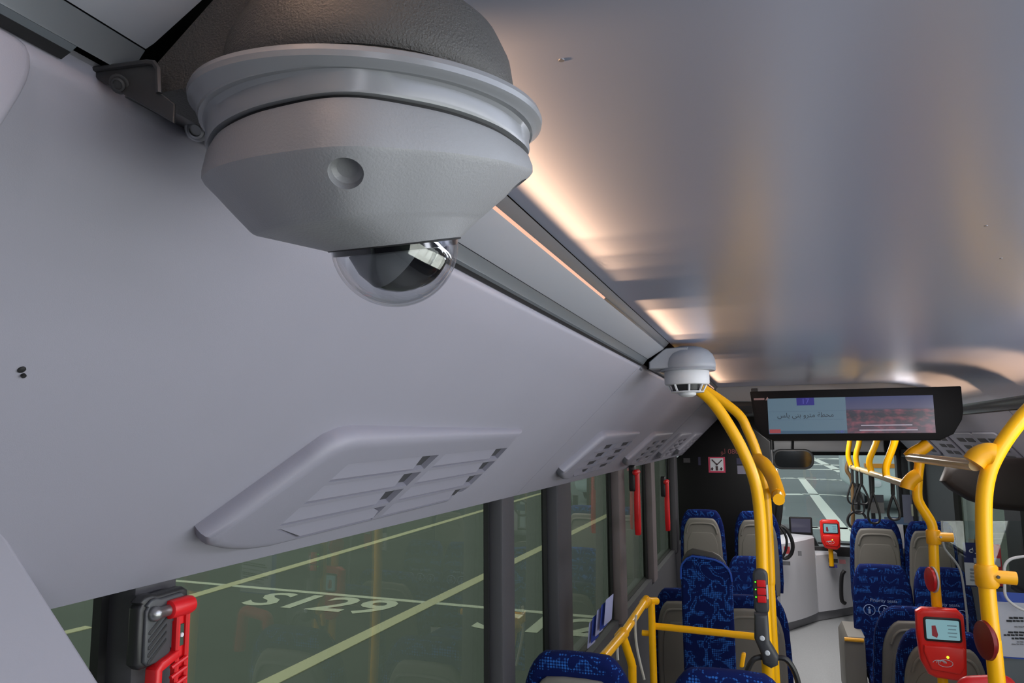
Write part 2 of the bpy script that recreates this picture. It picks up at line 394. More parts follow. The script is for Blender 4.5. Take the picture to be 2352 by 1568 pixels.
# right wall
wr = struct(MB().box((WR+.02,Y0,ZF),(WR+.10,Y1,-1.05)).build('wall_right', dark_wall))
for y0,y1 in ((Y0,4.6),(4.61,7.0),(7.01,9.3)):
    LR = (RB-RA).length
    MB().rings([[rpan(yy,s,h_) for s,h_ in ((-.01,-.02),(0,0),(LR,0),(LR,-.03),(0,-.04))] for yy in (y0,y1)]).build('cove_panel', panel_m, wr)
MB().box((1.55,Y0,-0.25),(1.58,Y1,0.36)).build('side_liner', black_m, wr)
RPIL = [(1.0,1.15),(2.6,2.8),(4.15,4.4),(5.72,6.08),(7.6,8.8)]
for a,b in RPIL:
    MB().box((WR+.015,a,-1.06),(WR+.075,b,-0.2)).build('pillar', blackp_m, wr)
redges = [(-3.0,-2.9)] + RPIL + [(9.4,9.5)]
for i in range(len(redges)-1):
    a, b = redges[i][1], redges[i+1][0]
    wn = struct(MB().box((WR+.05,a-.01,-1.06),(WR+.056,b+.01,-0.2)).build('window_%d'%(i+11), tint_glass))
    MB().box((WR+.04,a,-1.09),(WR+.07,b,-1.05)).build('window_frame', black_m, wn)
# rear of the bus behind the viewer
struct(MB().box((W-.1,Y0-.1,ZF),(WR+.1,Y0,0.4)).build('wall_rear', dark_wall))
struct(MB().box((W-.1,Y0,0.40),(WR+.1,Y1,0.45)).build('roof', black_m))

# ------------------------------------------------------------------ ceiling lamps (left cove): aluminium channel, pale cover, warm LED line
def lamp_section(y0, y1, label, led=(), y1p=None):
    t = thing('ceiling_lamp', label, 'ceiling lamp', (-0.40,(y0+y1)/2,0.27), 'lamp covers along the left cove')
    def strip(pts, th=0.006, y1=y1):
        p = [Vector((x,0,z)) for x,z in pts]
        d = (p[-1]-p[0]).normalized(); n = Vector((-d.z,0,d.x)); n = n if n.z > 0 else -n
        sec = p + [q + n*th for q in p[::-1]]
        return MB().rings([[q + Vector((0,yy,0)) for q in sec] for yy in (y0,y1)])
    strip([(-0.432,0.250),(-0.424,0.2535)], .006, y1p or y1).build('channel_lip', black_m, t)
    strip([(-0.4245,0.2535),(-0.419,0.2565)], .004, y1p or y1).build('profile_lip', band_m, t)
    strip([(-0.4188,0.2567),(-0.4185,0.258),(-0.406,0.2735)], .004).build('profile', band_m, t)
    strip([(-0.4055,0.2745),(-0.398,0.2775),(-0.350,0.3065),(-0.345,0.3105)], .005).build('lamp_cover', cover_m, t)
    for a_, b_, m_, nm in led:
        ya, yb = max(y0,a_), min(y1,b_)
        MB().rings([[Vector((x,yy,z)) for x,z in ((-0.3455,0.3110),(-0.3415,0.3145),(-.343,.3163),(-.347,.3128))] for yy in (ya,yb)]).build(nm, m_, t)
    strip([(-0.3415,0.3150),(-0.337,0.3175),(-0.327,0.3295)], .003).build('edge_trim', trim_m, t)
    return t
lamp_section(-3.0, 0.388, 'dark rear lamp cover and rail above the near camera, top left', ((-3,.388,cover_m,'pale_strip'),), .345)
lamp_section(0.552, 2.718, 'long pale lamp cover with warm light line between camera and smoke detector', ((.552,1.67,led_m,'led_strip'),(1.672,2.755,alu_m,'blank_strip')))
lamp_section(2.882, 8.5, 'lamp cover running on past the smoke detector towards the front', ((2.882,5.3,led_m,'led_strip'),(5.302,8.5,alu_m,'blank_strip')))

# ------------------------------------------------------------------ dome camera
def cap_and_arm(t, cx, cy, mcap, r=0.104, z0=0.243):
    m = MB().lathe([(r*.97,-.004),(r,0.0),(r*1.0,.012),(r*.975,.03),(r*.90,.048),(r*.76,.063),(r*.56,.073),(r*.3,.079),(0.002,.0805)], (cx,cy,z0), n=64)
    m.build('cap', mcap, t)
    sec = [(-.402,.238),(-.402,.263),(-.350,.306),(-.338,.3115),(cx+.01,.3135),(cx+.01,.238)]
    b = MB()
    inn = [(-.398,.2405),(-.398,.262),(-.348,.303),(-.338,.308),(cx+.01,.310),(cx+.01,.2405)]
    hw = 0.080
    b.rings([[(x,cy-hw,z) for x,z in inn],[(x,cy-hw+.004,z) for x,z in sec],[(x,cy+hw-.004,z) for x,z in sec],[(x,cy+hw,z) for x,z in inn]])
    b.build('mounting_arm', mcap, t)
CX, CY = -0.27, 0.47
dc = thing('dome_camera', 'large grey dome security camera hanging from the left ceiling rail, nearest', 'security camera', (CX,CY,0.24), 'ceiling mounted devices')
cap_and_arm(dc, CX, CY, dark_cap, 0.107)
TH0 = math.radians(-68)
v0 = Vector((CX,CY,0)).normalized(); perp = Vector((-v0.y, v0.x, 0)); perp = perp if perp.x > 0 else -perp      # perp: to the right as seen by the viewer
def sq(r, z, k=0.035, sp=0.0, sn=0.0, n=96):         # squarish ring whose plane tilts by sp across and sn towards the viewer
    out = []
    for i in range(n):
        a = 2*PI*i/n
        kk = k*(math.cos(4*(a-TH0)) + 0.28*math.cos(8*(a-TH0)) + .1*math.cos(12*(a-TH0)))
        d = Vector((r*(1+kk)*math.cos(a), r*(1+kk)*math.sin(a), 0))
        out.append(Vector((CX, CY, z + sp*d.dot(perp) + sn*d.dot(v0))) + d)
    return out
fl = lambda r, dz: sq(r, .238+dz, 0, -.016, .118)
MB().rings([fl(.104,.004),fl(.1225,.004),fl(.1262,.002),fl(.1275,-.0015),fl(.1268,-.0050),fl(.1240,-.0070), sq(.1215,.2265,.002,0,.09), sq(.1200,.2245,.003,0,.08),
            sq(.1195,.2225,.004,.01,.06), sq(.112,.2225,.004,.01,.06)], False, False).build('flange', ring_m, dc, angle=30)
# squarish glossy band under the flange
MB().rings([sq(.1185,.2255,.006,.01,.06),sq(.1175,.2235,.010,.01,.055),sq(.1140,.2190,.022,.015,.045),sq(.1136,.2105,.030,.025,.06),sq(.1125,.2085,.032,.025,.06),sq(.107,.2085,.032,.025,.06)], False, False).build('base_band', ring_m, dc)
MB().rings([sq(.1078,.215,.032,.025,.06),sq(.1078,.2045,.032,.025,.06)], False, False).build('gasket', black_m, dc)
cc = Vector((CX,CY,0.1400)) + perp*0.0185
ex = (perp + Vector((0,0,1))*0.150).normalized()
ey = Vector((CX,CY,0.140)).normalized(); ey = (ey - ex*ey.dot(ex)).normalized(); ez = ex.cross(ey)
if ez.z < 0: ez = -ez
def circ(r, h, c=cc, n=96):
    out = []
    for i in range(n):
        a = 2*PI*i/n; d = Vector((math.cos(a), math.sin(a), 0))
        out.append(c + ex*(r*d.dot(perp)) + ey*(r*d.dot(v0)) + ez*h)
    return out
def mixr(a, b, t): return [p*(1-t) + q*t for p, q in zip(a, b)]
edge = sq(.0765,.1530,.045,.12,.20); col = circ(.0475, 0.0)
shape = [sq(.1070,.2060,.034,.025,.06), sq(.1105,.2055,.038,.025,.06), sq(.1118,.2035,.04,.03,.07), sq(.1132,.1955,.046,.06,.17), sq(.1130,.1915,.048,.067,.20), sq(.1108,.1880,.050,.07,.20),
         sq(.0860,.1625,.05,.11,.21), sq(.0800,.1560,.048,.12,.205), sq(.0780,.1540,.046,.12,.20), edge]
body = MB().rings(shape + [mixr(edge, col, .12), mixr(edge, col, .45), mixr(edge, col, .9), col, circ(.0455, .004)], True, True)
bo = body.build('housing', body_m, dc, angle=28)
def boolean(o, cutter):
    md = o.modifiers.new('b', 'BOOLEAN'); md.object = cutter; md.operation = 'DIFFERENCE'; md.solver = 'EXACT'
    bpy.context.view_layer.update()
    me = bpy.data.meshes.new_from_object(o.evaluated_get(bpy.context.evaluated_depsgraph_get()))
    o.modifiers.clear(); o.data = me; bpy.data.objects.remove(cutter)
for k in (0,1,3):
    a = TH0 + k*PI/2; d = Vector((math.cos(a), math.sin(a), 0))
    off = d*.1045
    p = Vector((CX,CY,.1800 + .09*off.dot(perp) + .205*off.dot(v0))) + off
    cu = MB().lathe([(0.001,-.0062),(.0066,-.0055),(.0094,-.003),(.0106,0.001),(.0106,.03)], p, (d*.8 + Vector((0,0,-.75))), n=28).build('cutter', body_m)
    boolean(bo, cu)
bo.data.polygons.foreach_set('use_smooth', [True]*len(bo.data.polygons)); bo.data.set_sharp_from_angle(angle=math.radians(28))
# collar groove line, glass bubble, lens module
rim = circ(.0480, .0006)
MB().tube(rim + [rim[0]], .0009, 6).build('bubble_gasket', black_m, dc)
def bub(r, n=14, sink=0.0):
    return [[cc - ez*(r*math.sin(a)*0.98 + sink) + (p - cc)*(math.cos(a)) for p in circ(r, 0.0)] for a in [PI/2*k/n*0.995 for k in range(n+1)]]
bb_ = MB().rings(bub(.0465), False, True).build('bubble', bubble_glass, dc)
MB().rings(bub(.0440), False, True).build('inner_skin', bubble_glass, bb_)
MB().rings([circ(.0455,.003),circ(.0455,-.004),circ(.036,-.005),circ(.036,.003)], False, False).build('inner_ring', lens_m, dc)
mdv = (perp*0.80 + v0*0.42 - Vector((0,0,0.40))).normalized()
mc = cc + ez*0.003 + perp*.0025
MB().lathe([(.002,-.038),(.018,-.0335),(.0295,-.024),(.0362,-.010),(.0378,.002),(.0376,.003)], mc, mdv, n=40, cap1=False).build('camera_ball', mod_m, dc)
MB().lathe([(.0377,.003),(.0370,.008),(.033,.018),(.027,.0260),(.0240,.0285),(.0228,.0280),(.0215,.031),(.0175,.0345),(.011,.0365),(.002,.037)], mc, mdv, n=40, cap0=False).build('lens', lens_m, dc)
# steel bracket with bolts that carries the camera on the rail
bk = MB()
BY = .374
pp = [at(u,v,y=BY) for u,v in ((196,160),(340,141),(356,144),(366,158),(369,214),(400,238),(398,282),(330,243),(240,192))]
bk.slab([(p.x,p.z) for p in pp][::-1], .0022, .0005, lambda u,v,w_: Vector((u, BY+w_, v)), 1)
bk.tube([at(u,v,y=BY-.001) for u,v in ((185,163),(338,143),(354,145),(363,158),(365,214))], .0020, 6)
bk.build('bracket', dsteel_m, dc)
for q_, m_, k_ in ((at(274,193,y=.372), dsteel_m, .55), (at(452,297,x=-.421), steel_m, .8)):
    MB().lathe([(r_*k_,h_*k_) for r_,h_ in ((.0125,-.001),(.0125,.001),(.0105,.0018),(.0085,.0014),(.0085,.004),(.006,.005),(.0055,.003))], q_, (0.25,-.75,-.6), n=18).build('bolt', m_, dc)
MB().box((-.462,.398,.2470),(-.416,.470,.2485)).build('clip', steel_m, dc)

# ------------------------------------------------------------------ smoke detector
sd = thing('smoke_detector', 'small white smoke detector on a grey rail cap, beside the arched yellow pole', 'smoke detector', (CX,2.80,0.24), 'ceiling mounted devices')
cap_and_arm(sd, CX-.002, 2.80, gray_cap, 0.101)
MB().lathe([(.0985,0.0),(.1005,-.004),(.098,-.009),(.094,-.009)], (CX-.002,2.80,.240), n=48, cap0=False).build('rim', gray_cap, sd)
DX = -.276
MB().lathe([(.072,.0),(.0795,-.001),(.081,-.004),(.081,-.044),(.0785,-.0505),(.070,-.052)], (DX,2.80,.232), n=40).build('detector_body', white_m, sd)
MB().lathe([(.058,.0),(.052,-.022),(.036,-.024)], (DX,2.80,.181), n=24).build('sensor_core', blackp_m, sd)
for k in range(8):
    a = 2*PI*k/8+.2; d = Vector((math.cos(a),math.sin(a),0))
    MB().tube([Vector((DX,2.80,.182))+d*.069, Vector((DX,2.80,.166))+d*.061, Vector((DX,2.80,.154))+d*.054], .0042, 6).build('cage_rib', white_m, sd)
MB().lathe([(.060,0),(.0605,-.004),(.038,-.005),(.037,0)], (DX,2.80,.157), n=32, cap0=False, cap1=False).build('cage_ring', white_m, sd)
MB().lathe([(.033,.002),(.031,-.009),(.021,-.015),(.006,-.017)], (DX,2.80,.153), n=24, cap0=False).build('cage_tip', white_m, sd)
for yy in (2.70,):
    MB().tube(arc([(-.475,yy,.262),(-.437,yy,.262),(-.433,yy,.240),(-.425,yy,.232)],.006,4), .0035, 6).build('bracket', steel_m, sd)

# ------------------------------------------------------------------ air vents on the left cove
def vent(y0, scale, label, grp, cols=2, s0=.315, s1=.585, wid=.95, parent=None, pf=None, dark=False):
    pf = pf or pan
    c = pf(y0+wid/2, (s0+s1)/2, 0)
    t = thing('air_vent', label, 'air vent', c, grp)
    m = MB()
    # raised frame: outline in (y, s); the rear end stands proud and rounded, the front end runs out flush
    rise = lambda y: 0.014 + 0.018*max(0.0, min(1.0, (y0+wid*1.02-y)/(wid*.95)))
    yl0, yl1 = y0, y0-.10                        # rear edge leans: top at yl0, bottom at yl1
    rows = 5
    ss = [s0+.058+(s1-s0-.066)*k/4 for k in range(5)]
    def xl(s): return y0 - .17*(s-s0)/(s1-s0) if s < s1-.06 else y0 - .17*(s1-.06-s0)/(s1-s0) + .16*((s-s1+.06)/.06)**2
    # outline
    out = [(y0+wid, s0+.0), (y0+wid+.015, s0+.12), (y0+wid-.01, s1-.05), (y0+wid-.09, s1)]
    out += [(y0+.06, s1)] + [(xl(s), s) for s in (s1-.006,s1-.02,s1-.04,s1-.06,s1-.10,s1-.15,s0+.05,s0+.02)] + [(xl(s0)+.015,s0+.005),(xl(s0)+.05, s0)]
    n = len(out)
    # inner opening
    xi = lambda s: xl(s)+.115+.09*max(0,(s-s0-.06)/(s1-s0))
    xr = lambda s: y0+wid-.018-.10*max(0,(s-s0-.1)/(s1-s0))**2
    cxm = y0+wid*.515
    base = [pf(y,s,-.004) for y,s in out]
    def shrink(d):
        cy_, cs_ = sum(o[0] for o in out)/n, sum(o[1] for o in out)/n
        return [(y+(cy_-y)*d*.45, s+(cs_-s)*d) for y,s in out]
    m.rings([base] + [[pf(y,s,rise(y)*hh) for y,s in shrink(d)] for d,hh in ((0,.25),(.006,.5),(.025,.74),(.06,.90),(.11,.985),(.17,1.0))], True, True)
    fr = m.build('frame', vent_m, t, angle=50)
    # recess: openings cut out row by row and column by column, with sloping blades inside
    cols_ = [(lambda s: xi(s), lambda s: cxm-.018-.06*(s-s0)/(s1-s0)), (lambda s: cxm+.018-.06*(s-s0)/(s1-s0), lambda s: xr(s))]
    cut = MB()
    for ca, cb in cols_:
        for k in range(4):
            a, b = ss[k]+.002, ss[k+1]-.006
            q = [(ca(a),a),(cb(a),a),(cb(b),b),(ca(b),b)]
            
            cut.rings([[pf(y,s,rise(y)-.0125) for y,s in q],[pf(y,s,.05) for y,s in q]])
    cu = cut.build('cutter', vent_m); boolean(fr, cu)
    fr.data.polygons.foreach_set('use_smooth', [True]*len(fr.data.polygons)); fr.data.set_sharp_from_angle(angle=math.radians(30))
    for ca, cb in cols_:
        for k in range(4):
            a, b = ss[k]+.002, ss[k+1]-.006
            ya, yb = (ca(a)+ca(b))/2, (cb(a)+cb(b))/2
            L = cb(a)-ca(a)
            q = []
            # blade: rises from the floor of the opening near its rear to the rim, leaving a dark gap by the front end
            e = L*(.84 if cols==2 else .45)
            lo = [(ca(a)+.001,a+.001,-.0115),(ca(a)+e,a+.001,-.0105),(ca(b)+e,b-.006,-.003),(ca(b)+.001,b-.006,-.003)]
            up = [(y,s,h_+.003) for y,s,h_ in lo]
            MB().rings([[pf(y,s,rise(y)+h_) for y,s,h_ in lo],[pf(y,s,rise(y)+h_) for y,s,h_ in up]]).build('blade', vent_m, fr)
    back = MB()
    for ca, cb in cols_:
        for k in range(4):
            a, b = ss[k]+.003, ss[k+1]-.007
            q = [(ca(a),a),(cb(a),a),(cb(b),b),(ca(b),b)]
            back.rings([[pf(y,s,rise(y)-.0124) for y,s in q],[pf(y,s,rise(y)-.0116) for y,s in q]])
    back.build('duct_opening', ventdark, t)
    return t
vent(1.04, 1, 'largest air vent on the left panel, closest, closed blades with rounded rear edge', 'air vents along the left panel')
vent(3.06, 1, 'second air vent on the left panel, just past the first panel joint', 'air vents along the left panel', cols=3, wid=.95)
vent(4.52, 1, 'third air vent on the left panel, beside the brown joint strip', 'air vents along the left panel', cols=3, wid=.95)
vent(5.95, 1, 'fourth air vent on the left panel, first one past the brown joint strip', 'air vents along the left panel', cols=3, wid=.9)
vent(7.15, 1, 'farthest air vent on the left panel, over the black partition', 'air vents along the left panel', cols=3, wid=.85)

# ------------------------------------------------------------------ emergency hammers
def hammer(px, py, y, k, label, full):
    """k: pixel scale in metres; local u along the wall (to the front), v up"""
    c = at(px, py, x=W+.02)
    t = thing('emergency_hammer', label, 'emergency hammer', c, 'emergency hammers on the window pillars')
    fn = lambda d: (lambda u,v,w_: c + Vector((d+w_, u, v))*k)
    V = lambda x, y, z: c + Vector((x, y, z))*k
    if full:
        out = [(-.052,.058),(-.046,.064)] + [(-.025+.036*math.cos(a), .044+.036*math.sin(a)) for a in (2.4,1.9,1.5,1.1)] + [(.055,.078),(.068,.070),(.070,.045),(.050,.030),(.028,.020),(.028,-.036),(.012,-.050),(-.040,-.050),(-.052,-.040)]
        MB().slab(out[::-1], .028, .007, fn(-.012)).build('holder', blackp_m, t)
        MB().slab([(x*.80,y_*.9) for x,y_ in out[::-1]], .010, .004, fn(.012)).build('holder_face', mat('holder_face',(60,62,66),.45), t)
        for i in range(5):
            MB().slab([(-.034,-.042+.013*i),(-.030,-.0425+.013*i),(.010,-.010+.013*i),(.008,-.0055+.013*i),(-.034,-.037+.013*i)], .004, .0012, fn(.020),1).build('holder_rib', blackp_m, t)
        # steel head and red collar
        MB().lathe([(r_*k,h_*k) for r_,h_ in [(.004,-.050),(.010,-.046),(.0135,-.040),(.0135,-.034),(.0105,-.028),(.0105,-.004)]], V(.026,.012,.045), (0,1,0), 24).build('steel_tip', steel_m, t)
        MB().lathe([(r_*k,h_*k) for r_,h_ in [(.012,-.012),(.0165,-.010),(.0175,.0),(.0175,.038),(.0155,.046),(.009,.050)]], V(.026,.018,.045), (0,1,0), 24).build('hammer_head', red_m, t)
        # handle: two red rails with a cut-out, then a ribbed grip loop
        for u0,u1 in ((.026,.036),(.050,.060)):
            MB().slab([(u0,-.20),(u1,-.20),(u1,.04),(u0,.04)], .016, .003, fn(.016),1).build('handle_rail', red_m, t)
        MB().slab([(.034,-.20),(.052,-.20),(.052,.04),(.034,.04)], .008, .002, fn(.016),1).build('handle_web', red_m, t)
        MB().slab([(.037,-.028),(.050,-.028),(.050,.012),(.037,.012)], .0055, .001, fn(.0205),1).build('seal_window', mat('seal_green',(40,70,58),.4), t)
        MB().lathe([(r_*k,h_*k) for r_,h_ in [(.0045,0),(.004,.002)]], V(.026,.0435,-.008), (1,0,0), 14).build('seal', paper_m, t)
        lp = [(.034,-.030),(-.010,-.042),(-.022,-.054),(-.024,-.20),(-.008,-.20),(-.006,-.060),(.034,-.046)]
        MB().slab(lp, .030, .005, fn(.004)).build('grip_loop', red_m, t)
        for i in range(5):
            MB().tube([V(.030,.016,-.060-.018*i), V(.032,.052,-.050-.018*i)], .0042*k, 8).build('grip_rib', red_m, t)
    else:
        MB().slab(rrect(.055,.13,.015,3,0,.07), .03, .006, fn(0)).build('holder', blackp_m, t)
        MB().slab([(-.012,.10),(.012,.10),(.014,.0),(.020,-.02),(.022,-.16),(.008,-.21),(-.008,-.21),(-.022,-.16),(-.020,-.02),(-.014,0)][::-1], .03, .008, fn(.02)).build('handle', red_m, t)
        MB().lathe([(r_*k,h_*k) for r_,h_ in [(.004,-.05),(.014,-.04),(.014,.04),(.01,.05)]], V(.035,0,.10), (0,1,0), 14).build('hammer_head', red_m, t)
hammer(352, 1458, .9, .80, 'red emergency hammer in black ribbed holder at the lower left window pillar, nearest', True)
hammer(1447, 1130, 4.8, 1.3, 'small red emergency hammer on the window pillar left of the farther hammer', False)
hammer(1519, 1142, 6.2, 1.3, 'farthest red emergency hammer, beside the black partition', False)

# ------------------------------------------------------------------ seats
def seat_outline(w, h0, h1, top):
    hw = w/2; out = [(-hw*.96,h0),(hw*.96,h0),(hw,h0+.10),(hw,h1-.42),(hw*.985,h1-.34)]
    r = []
    for k in range(9):
        a = PI/2*k/8
        r.append((hw*top + (hw*.965-hw*top)*math.cos(a)**1.0, h1-.26 + .26*math.sin(a)))
    r = [(u if i < 8 else hw*top*.5, v) for i, (u, v) in enumerate(r)]
    out += r
    out += [(-u, v) for u, v in r[::-1]] + [(-hw*.985,h1-.34),(-hw,h1-.42),(-hw,h0+.10)]
    return out
def seat(px, py, y, facing, label, grp, w=.43, tall=.72, marks=False, fabric_m=None, tw=.50):
    fabric_m = fabric_m or fab_m
    p = at(px, py, y=y); top = p.z; sgn = 1 if facing == 'front' else -1
    base = max(ZF, top-1.5)
    t = thing('bus_seat', label, 'seat', (p.x, y, ZF), grp)
    h1 = top - ZF; hc = h1 - tall                      # cushion height over the floor
    lean = lambda v: -0.10*max(0,(v-hc))/tall
    def fn(d):
        return lambda u, v, w_: Vector((p.x + u*sgn, y + sgn*(d + w_ + lean(v)), ZF + v))
    MB().slab(seat_outline(w, hc-.04, h1, tw), .085, .03, fn(0.0)).build('backrest', fabric_m, t)
    sm = shell_m
    def shr(o, a, b, c=0): 
        return [(u*a, hc-.06 + (v-hc+.04)*b + c) for u, v in o]
    o2 = shr(seat_outline(w, hc-.04, h1, tw), .86, .925)
    sh = MB().slab(o2, .040, .018, fn(-.026)).build('back_shell', sm, t)
    # moulded grip ridge under the top edge and lower panel
    hw = w*.30
    ridge = [(-hw*1.1,h1-.22),(-hw*.95,h1-.16),(-hw*.6,h1-.13),(hw*.6,h1-.13),(hw*.95,h1-.16),(hw*1.1,h1-.22)]
    MB().tube(smooth([Vector((p.x+u*sgn, y+sgn*(-.0285+lean(v)), ZF+v)) for u,v in ridge], 5), .0085, 8).build('grip_ridge', sm, sh)
    MB().slab([(u*.70, hc+.02+(v-hc)*.68) for u, v in seat_outline(w, hc, h1, tw)], .012, .006, fn(-.032)).build('back_inlay', sm, sh)
    # cushion and pedestal
    cu = MB().slab(rrect(w*.74, .42, .06, 4, 0, .0), .09, .03, lambda u,v,w_: Vector((p.x+u*sgn, y+sgn*(.27+v), ZF+hc-.10+w_+.03*v)))
    cu.build('seat_cushion', fabric_m, t)
    MB().box((p.x-.05,y+sgn*.22-.05,ZF),(p.x+.05,y+sgn*.22+.05,ZF+max(.02,hc-.08))).build('pedestal', shelld_m, t)
    MB().box((p.x-w*.34,y+sgn*.24-.12,ZF+hc-.13),(p.x+w*.34,y+sgn*.24+.14,ZF+hc-.095)).build('seat_pan', shelld_m, t)
    if marks:
        yy = y + sgn*(.085+.004)
        zc = h1 - .335
        yof = lambda v: sgn*(.0865 + lean(v))
        mk = mat('pale_print', (150,170,215), .7)
        for k in (-1,0,1):
            cx = p.x + k*.105; z_ = ZF+zc; Y_ = y + yof(zc)
            ring_ = [Vector((cx+.040*math.cos(a), Y_-.001+ (.0), z_+.040*math.sin(a))) for a in [2*PI*j/24 for j in range(25)]]
            MB().tube(ring_, .0032, 5).build('priority_symbol', mk, t)
            m = MB(); m.lathe([(.002,-.007),(.007,0),(.002,.007)], (cx,Y_-.002,z_+.018), n=10)
            m.box((cx-.008,Y_-.004,z_-.026),(cx+.008,Y_+.001,z_+.009))
            if k == 0: m.box((cx-.016,Y_-.004,z_-.010),(cx+.016,Y_+.001,z_-.004))
            if k == 1: m.box((cx-.012,Y_-.004,z_-.020),(cx+.012,Y_+.001,z_-.006))
            m.build('symbol_figure', mk, t)
        text_mesh('priority_text', 'Priority seats', .036, mk, t, frame((p.x, y+yof(zc+.075)-.003, ZF+zc+.062), (1,0,0), (0,0,1)))
    return t
FG = 'forward facing seats'; RG = 'rear facing seats'
seat(1612, 1168, 7.62, 'front', 'far left window seat seen from behind, in front of the black partition', FG)
seat(1737, 1172, 7.62, 'front', 'far left aisle seat seen from behind, right part hidden by the yellow pole', FG)
seat(1722, 1279, 7.1, 'rear', 'dark blue rear-facing seat half hidden between padded board and yellow pole', RG)
seat(1574, 1347, 5.35, 'front', 'low grey-backed seat left of and behind the tall blue padded board', FG, .45)
seat(1728, 1362, 5.25, 'front', 'low grey-backed seat just behind the button box of the yellow pole', FG, .45)
seat(1332, 1487, 2.78, 'front', 'nearest left seat top, blue dotted rim over grey shell, by the window', FG, .44, tw=.42)
seat(1672, 1526, 2.66, 'front', 'nearest aisle seat top, dotted blue, below the tall blue padded board', FG, .44, tw=.42)
seat(2007, 1190, 7.50, 'front', 'far right aisle seat with dark grey back, left one of its pair', FG, .44, tw=.58)
seat(2131, 1195, 7.50, 'front', 'far right window seat with dark grey back, behind the bent yellow pole', FG, .42, tw=.58)
seat(2023, 1298, 6.6, 'rear', 'blue rear-facing priority seat with three white ring symbols, left one of its pair', RG, .44, tw=.58, marks=True)
seat(2163, 1305, 6.6, 'rear', 'blue rear-facing priority seat with ring symbols, right one behind the yellow pole', RG, .42, tw=.58, marks=True)
seat(2118, 1389, 5.3, 'front', 'grey-backed seat on the right, behind the red card reader, farther of two', FG, .60)
seat(2156, 1440, 4.75, 'front', 'pale grey-backed seat directly below the red card reader, nearest on the right', FG, .48)

# wheelchair bay: tall padded backrest board, tip of the yellow frame beside it
wy = 4.7; pa = at(1562,1300,y=wy); pb = at(1680,1300,y=wy); pt = at(1612,1275,y=wy); pbm = at(1625,1590,y=wy)
cxw = (pa.x+pb.x)/2; ww = pb.x-pa.x
t = thing('wheelchair_backrest', 'tall narrow blue padded backrest board of the wheelchair bay', 'backrest', (cxw,wy,ZF))
o_ = [(-ww/2,pbm.z),(ww/2,pbm.z),(ww/2,pt.z-.14)] + [(ww/2-.13+.13*math.cos(a), pt.z-.125+.11*math.sin(a)) for a in (.2,.5,.9,1.3)] + [(-ww/2+.10-.10*math.cos(a), pt.z-.095+.095*math.sin(a)) for a in (1.3,.9,.5,.2)] + [(-ww/2,pt.z-.14)]
MB().slab(o_, .07, .022, lambda u,v,w_: Vector((cxw+u, wy+w_, v))).build('pad', fab_m, t)
MB().tube([Vector((cxw+u,wy+.0,v)) for u,v in [(a*.985,b-.004 if b>pt.z-.2 else b) for a,b in o_[2:]]], .006, 6).build('piping', piping_m, t)
MB().slab([(u*.9,v+.03) for u,v in o_], .03, .008, lambda u,v,w_: Vector((cxw+u-.012, wy+.07+w_, v))).build('back_board', shelld_m, t)
MB().box((cxw-.05,wy+.09,ZF),(cxw+.05,wy+.13,pt.z-.2)).build('post', shelld_m, t)

# ------------------------------------------------------------------ yellow poles and rails
def sleeve(m, a, b, r): m.tube([a, b], r, 14)
def pxp(pts, y): return [at(a, b, y=y) for a, b in pts]
PY1 = 2.95
t = thing('grab_pole', 'arched yellow grab pole rising to the left cove beside the smoke detector', 'grab pole', at(1765,1600,y=PY1), 'yellow grab poles')
main = [Vector((-.352,PY1,.300)), Vector((-.335,PY1,.25)), Vector((-.295,PY1,.207))] + pxp([(1618,905),(1650,940),(1688,1000),(1714,1052),(1732,1100),(1742,1150),(1748,1220),(1751,1300),(1755,1400),(1761,1500),(1766,1568)], PY1)
low = Vector((main[-1].x+.01, PY1, ZF)); main.append(low)
MB().tube(smooth(main, 6), .0215, 16).build('tube', yellow_m, t)
MB().lathe([(.035,0),(.035,.012),(.024,.02)], low, n=20).build('foot', yellow_m, t)
# stop-button box, charcoal, three red keys and green lights
bc = at(1748,1355,y=PY1-.035)
bx = MB().slab(rrect(.052,.158,.024,5), .034, .009, lambda u,v,w_: bc + Vector((u, -w_, v))).build('button_box', mat('charcoal_box',(58,58,62),.5), t)
for k in range(3):
    MB().slab(rrect(.030,.024,.003,2,.002,.030-.027*k), .010, .002, lambda u,v,w_: bc + Vector((u, -.030-w_, v))).build('red_key', red_m, bx)
    MB().lathe([(.0028,0),(.002,.0025)], bc+Vector((-.0175,-.034,.034-.026*k)), (0,-1,0), n=10).build('green_light', green_m, bx)
MB().slab(rrect(.006,.05,.002,1,.021,.002), .010, .001, lambda u,v,w_: bc + Vector((u, -.030-w_, v)),1).build('key_frame', paper_m, bx)

t = thing('grab_pole', 'second arched yellow pole close behind the first, with clamp and rail stub', 'grab pole', at(1775,1500,y=3.5), 'yellow grab poles')
P2Y = 3.5
pts = [Vector((-.40,P2Y,.262)), Vector((-.30,P2Y,.225))] + pxp([(1690,945),(1718,990),(1738,1040),(1752,1095),(1760,1150),(1765,1230),(1769,1330),(1772,1420)], P2Y)
pts.append(Vector((pts[-1].x+.01,P2Y,ZF)))
MB().tube(smooth(pts, 6), .021, 14).build('tube', yellow_m, t)
a = at(1789,1147,y=3.02); b = at(1771,1050,y=4.6)
a2 = Vector((a.x, 3.02, a.z)); b2 = Vector((a.x, 5.2, a.z))
MB().tube([a2, b2], .0215, 16).build('rail_stub', yellow_m, t)
MB().tube(smooth([at(1740,1055,y=3.45), at(1757,1068,y=3.4), at(1776,1100,y=3.35), Vector((a.x, 3.25, a.z))], 5), .029, 12).build('clamp', yellowj_m, t)

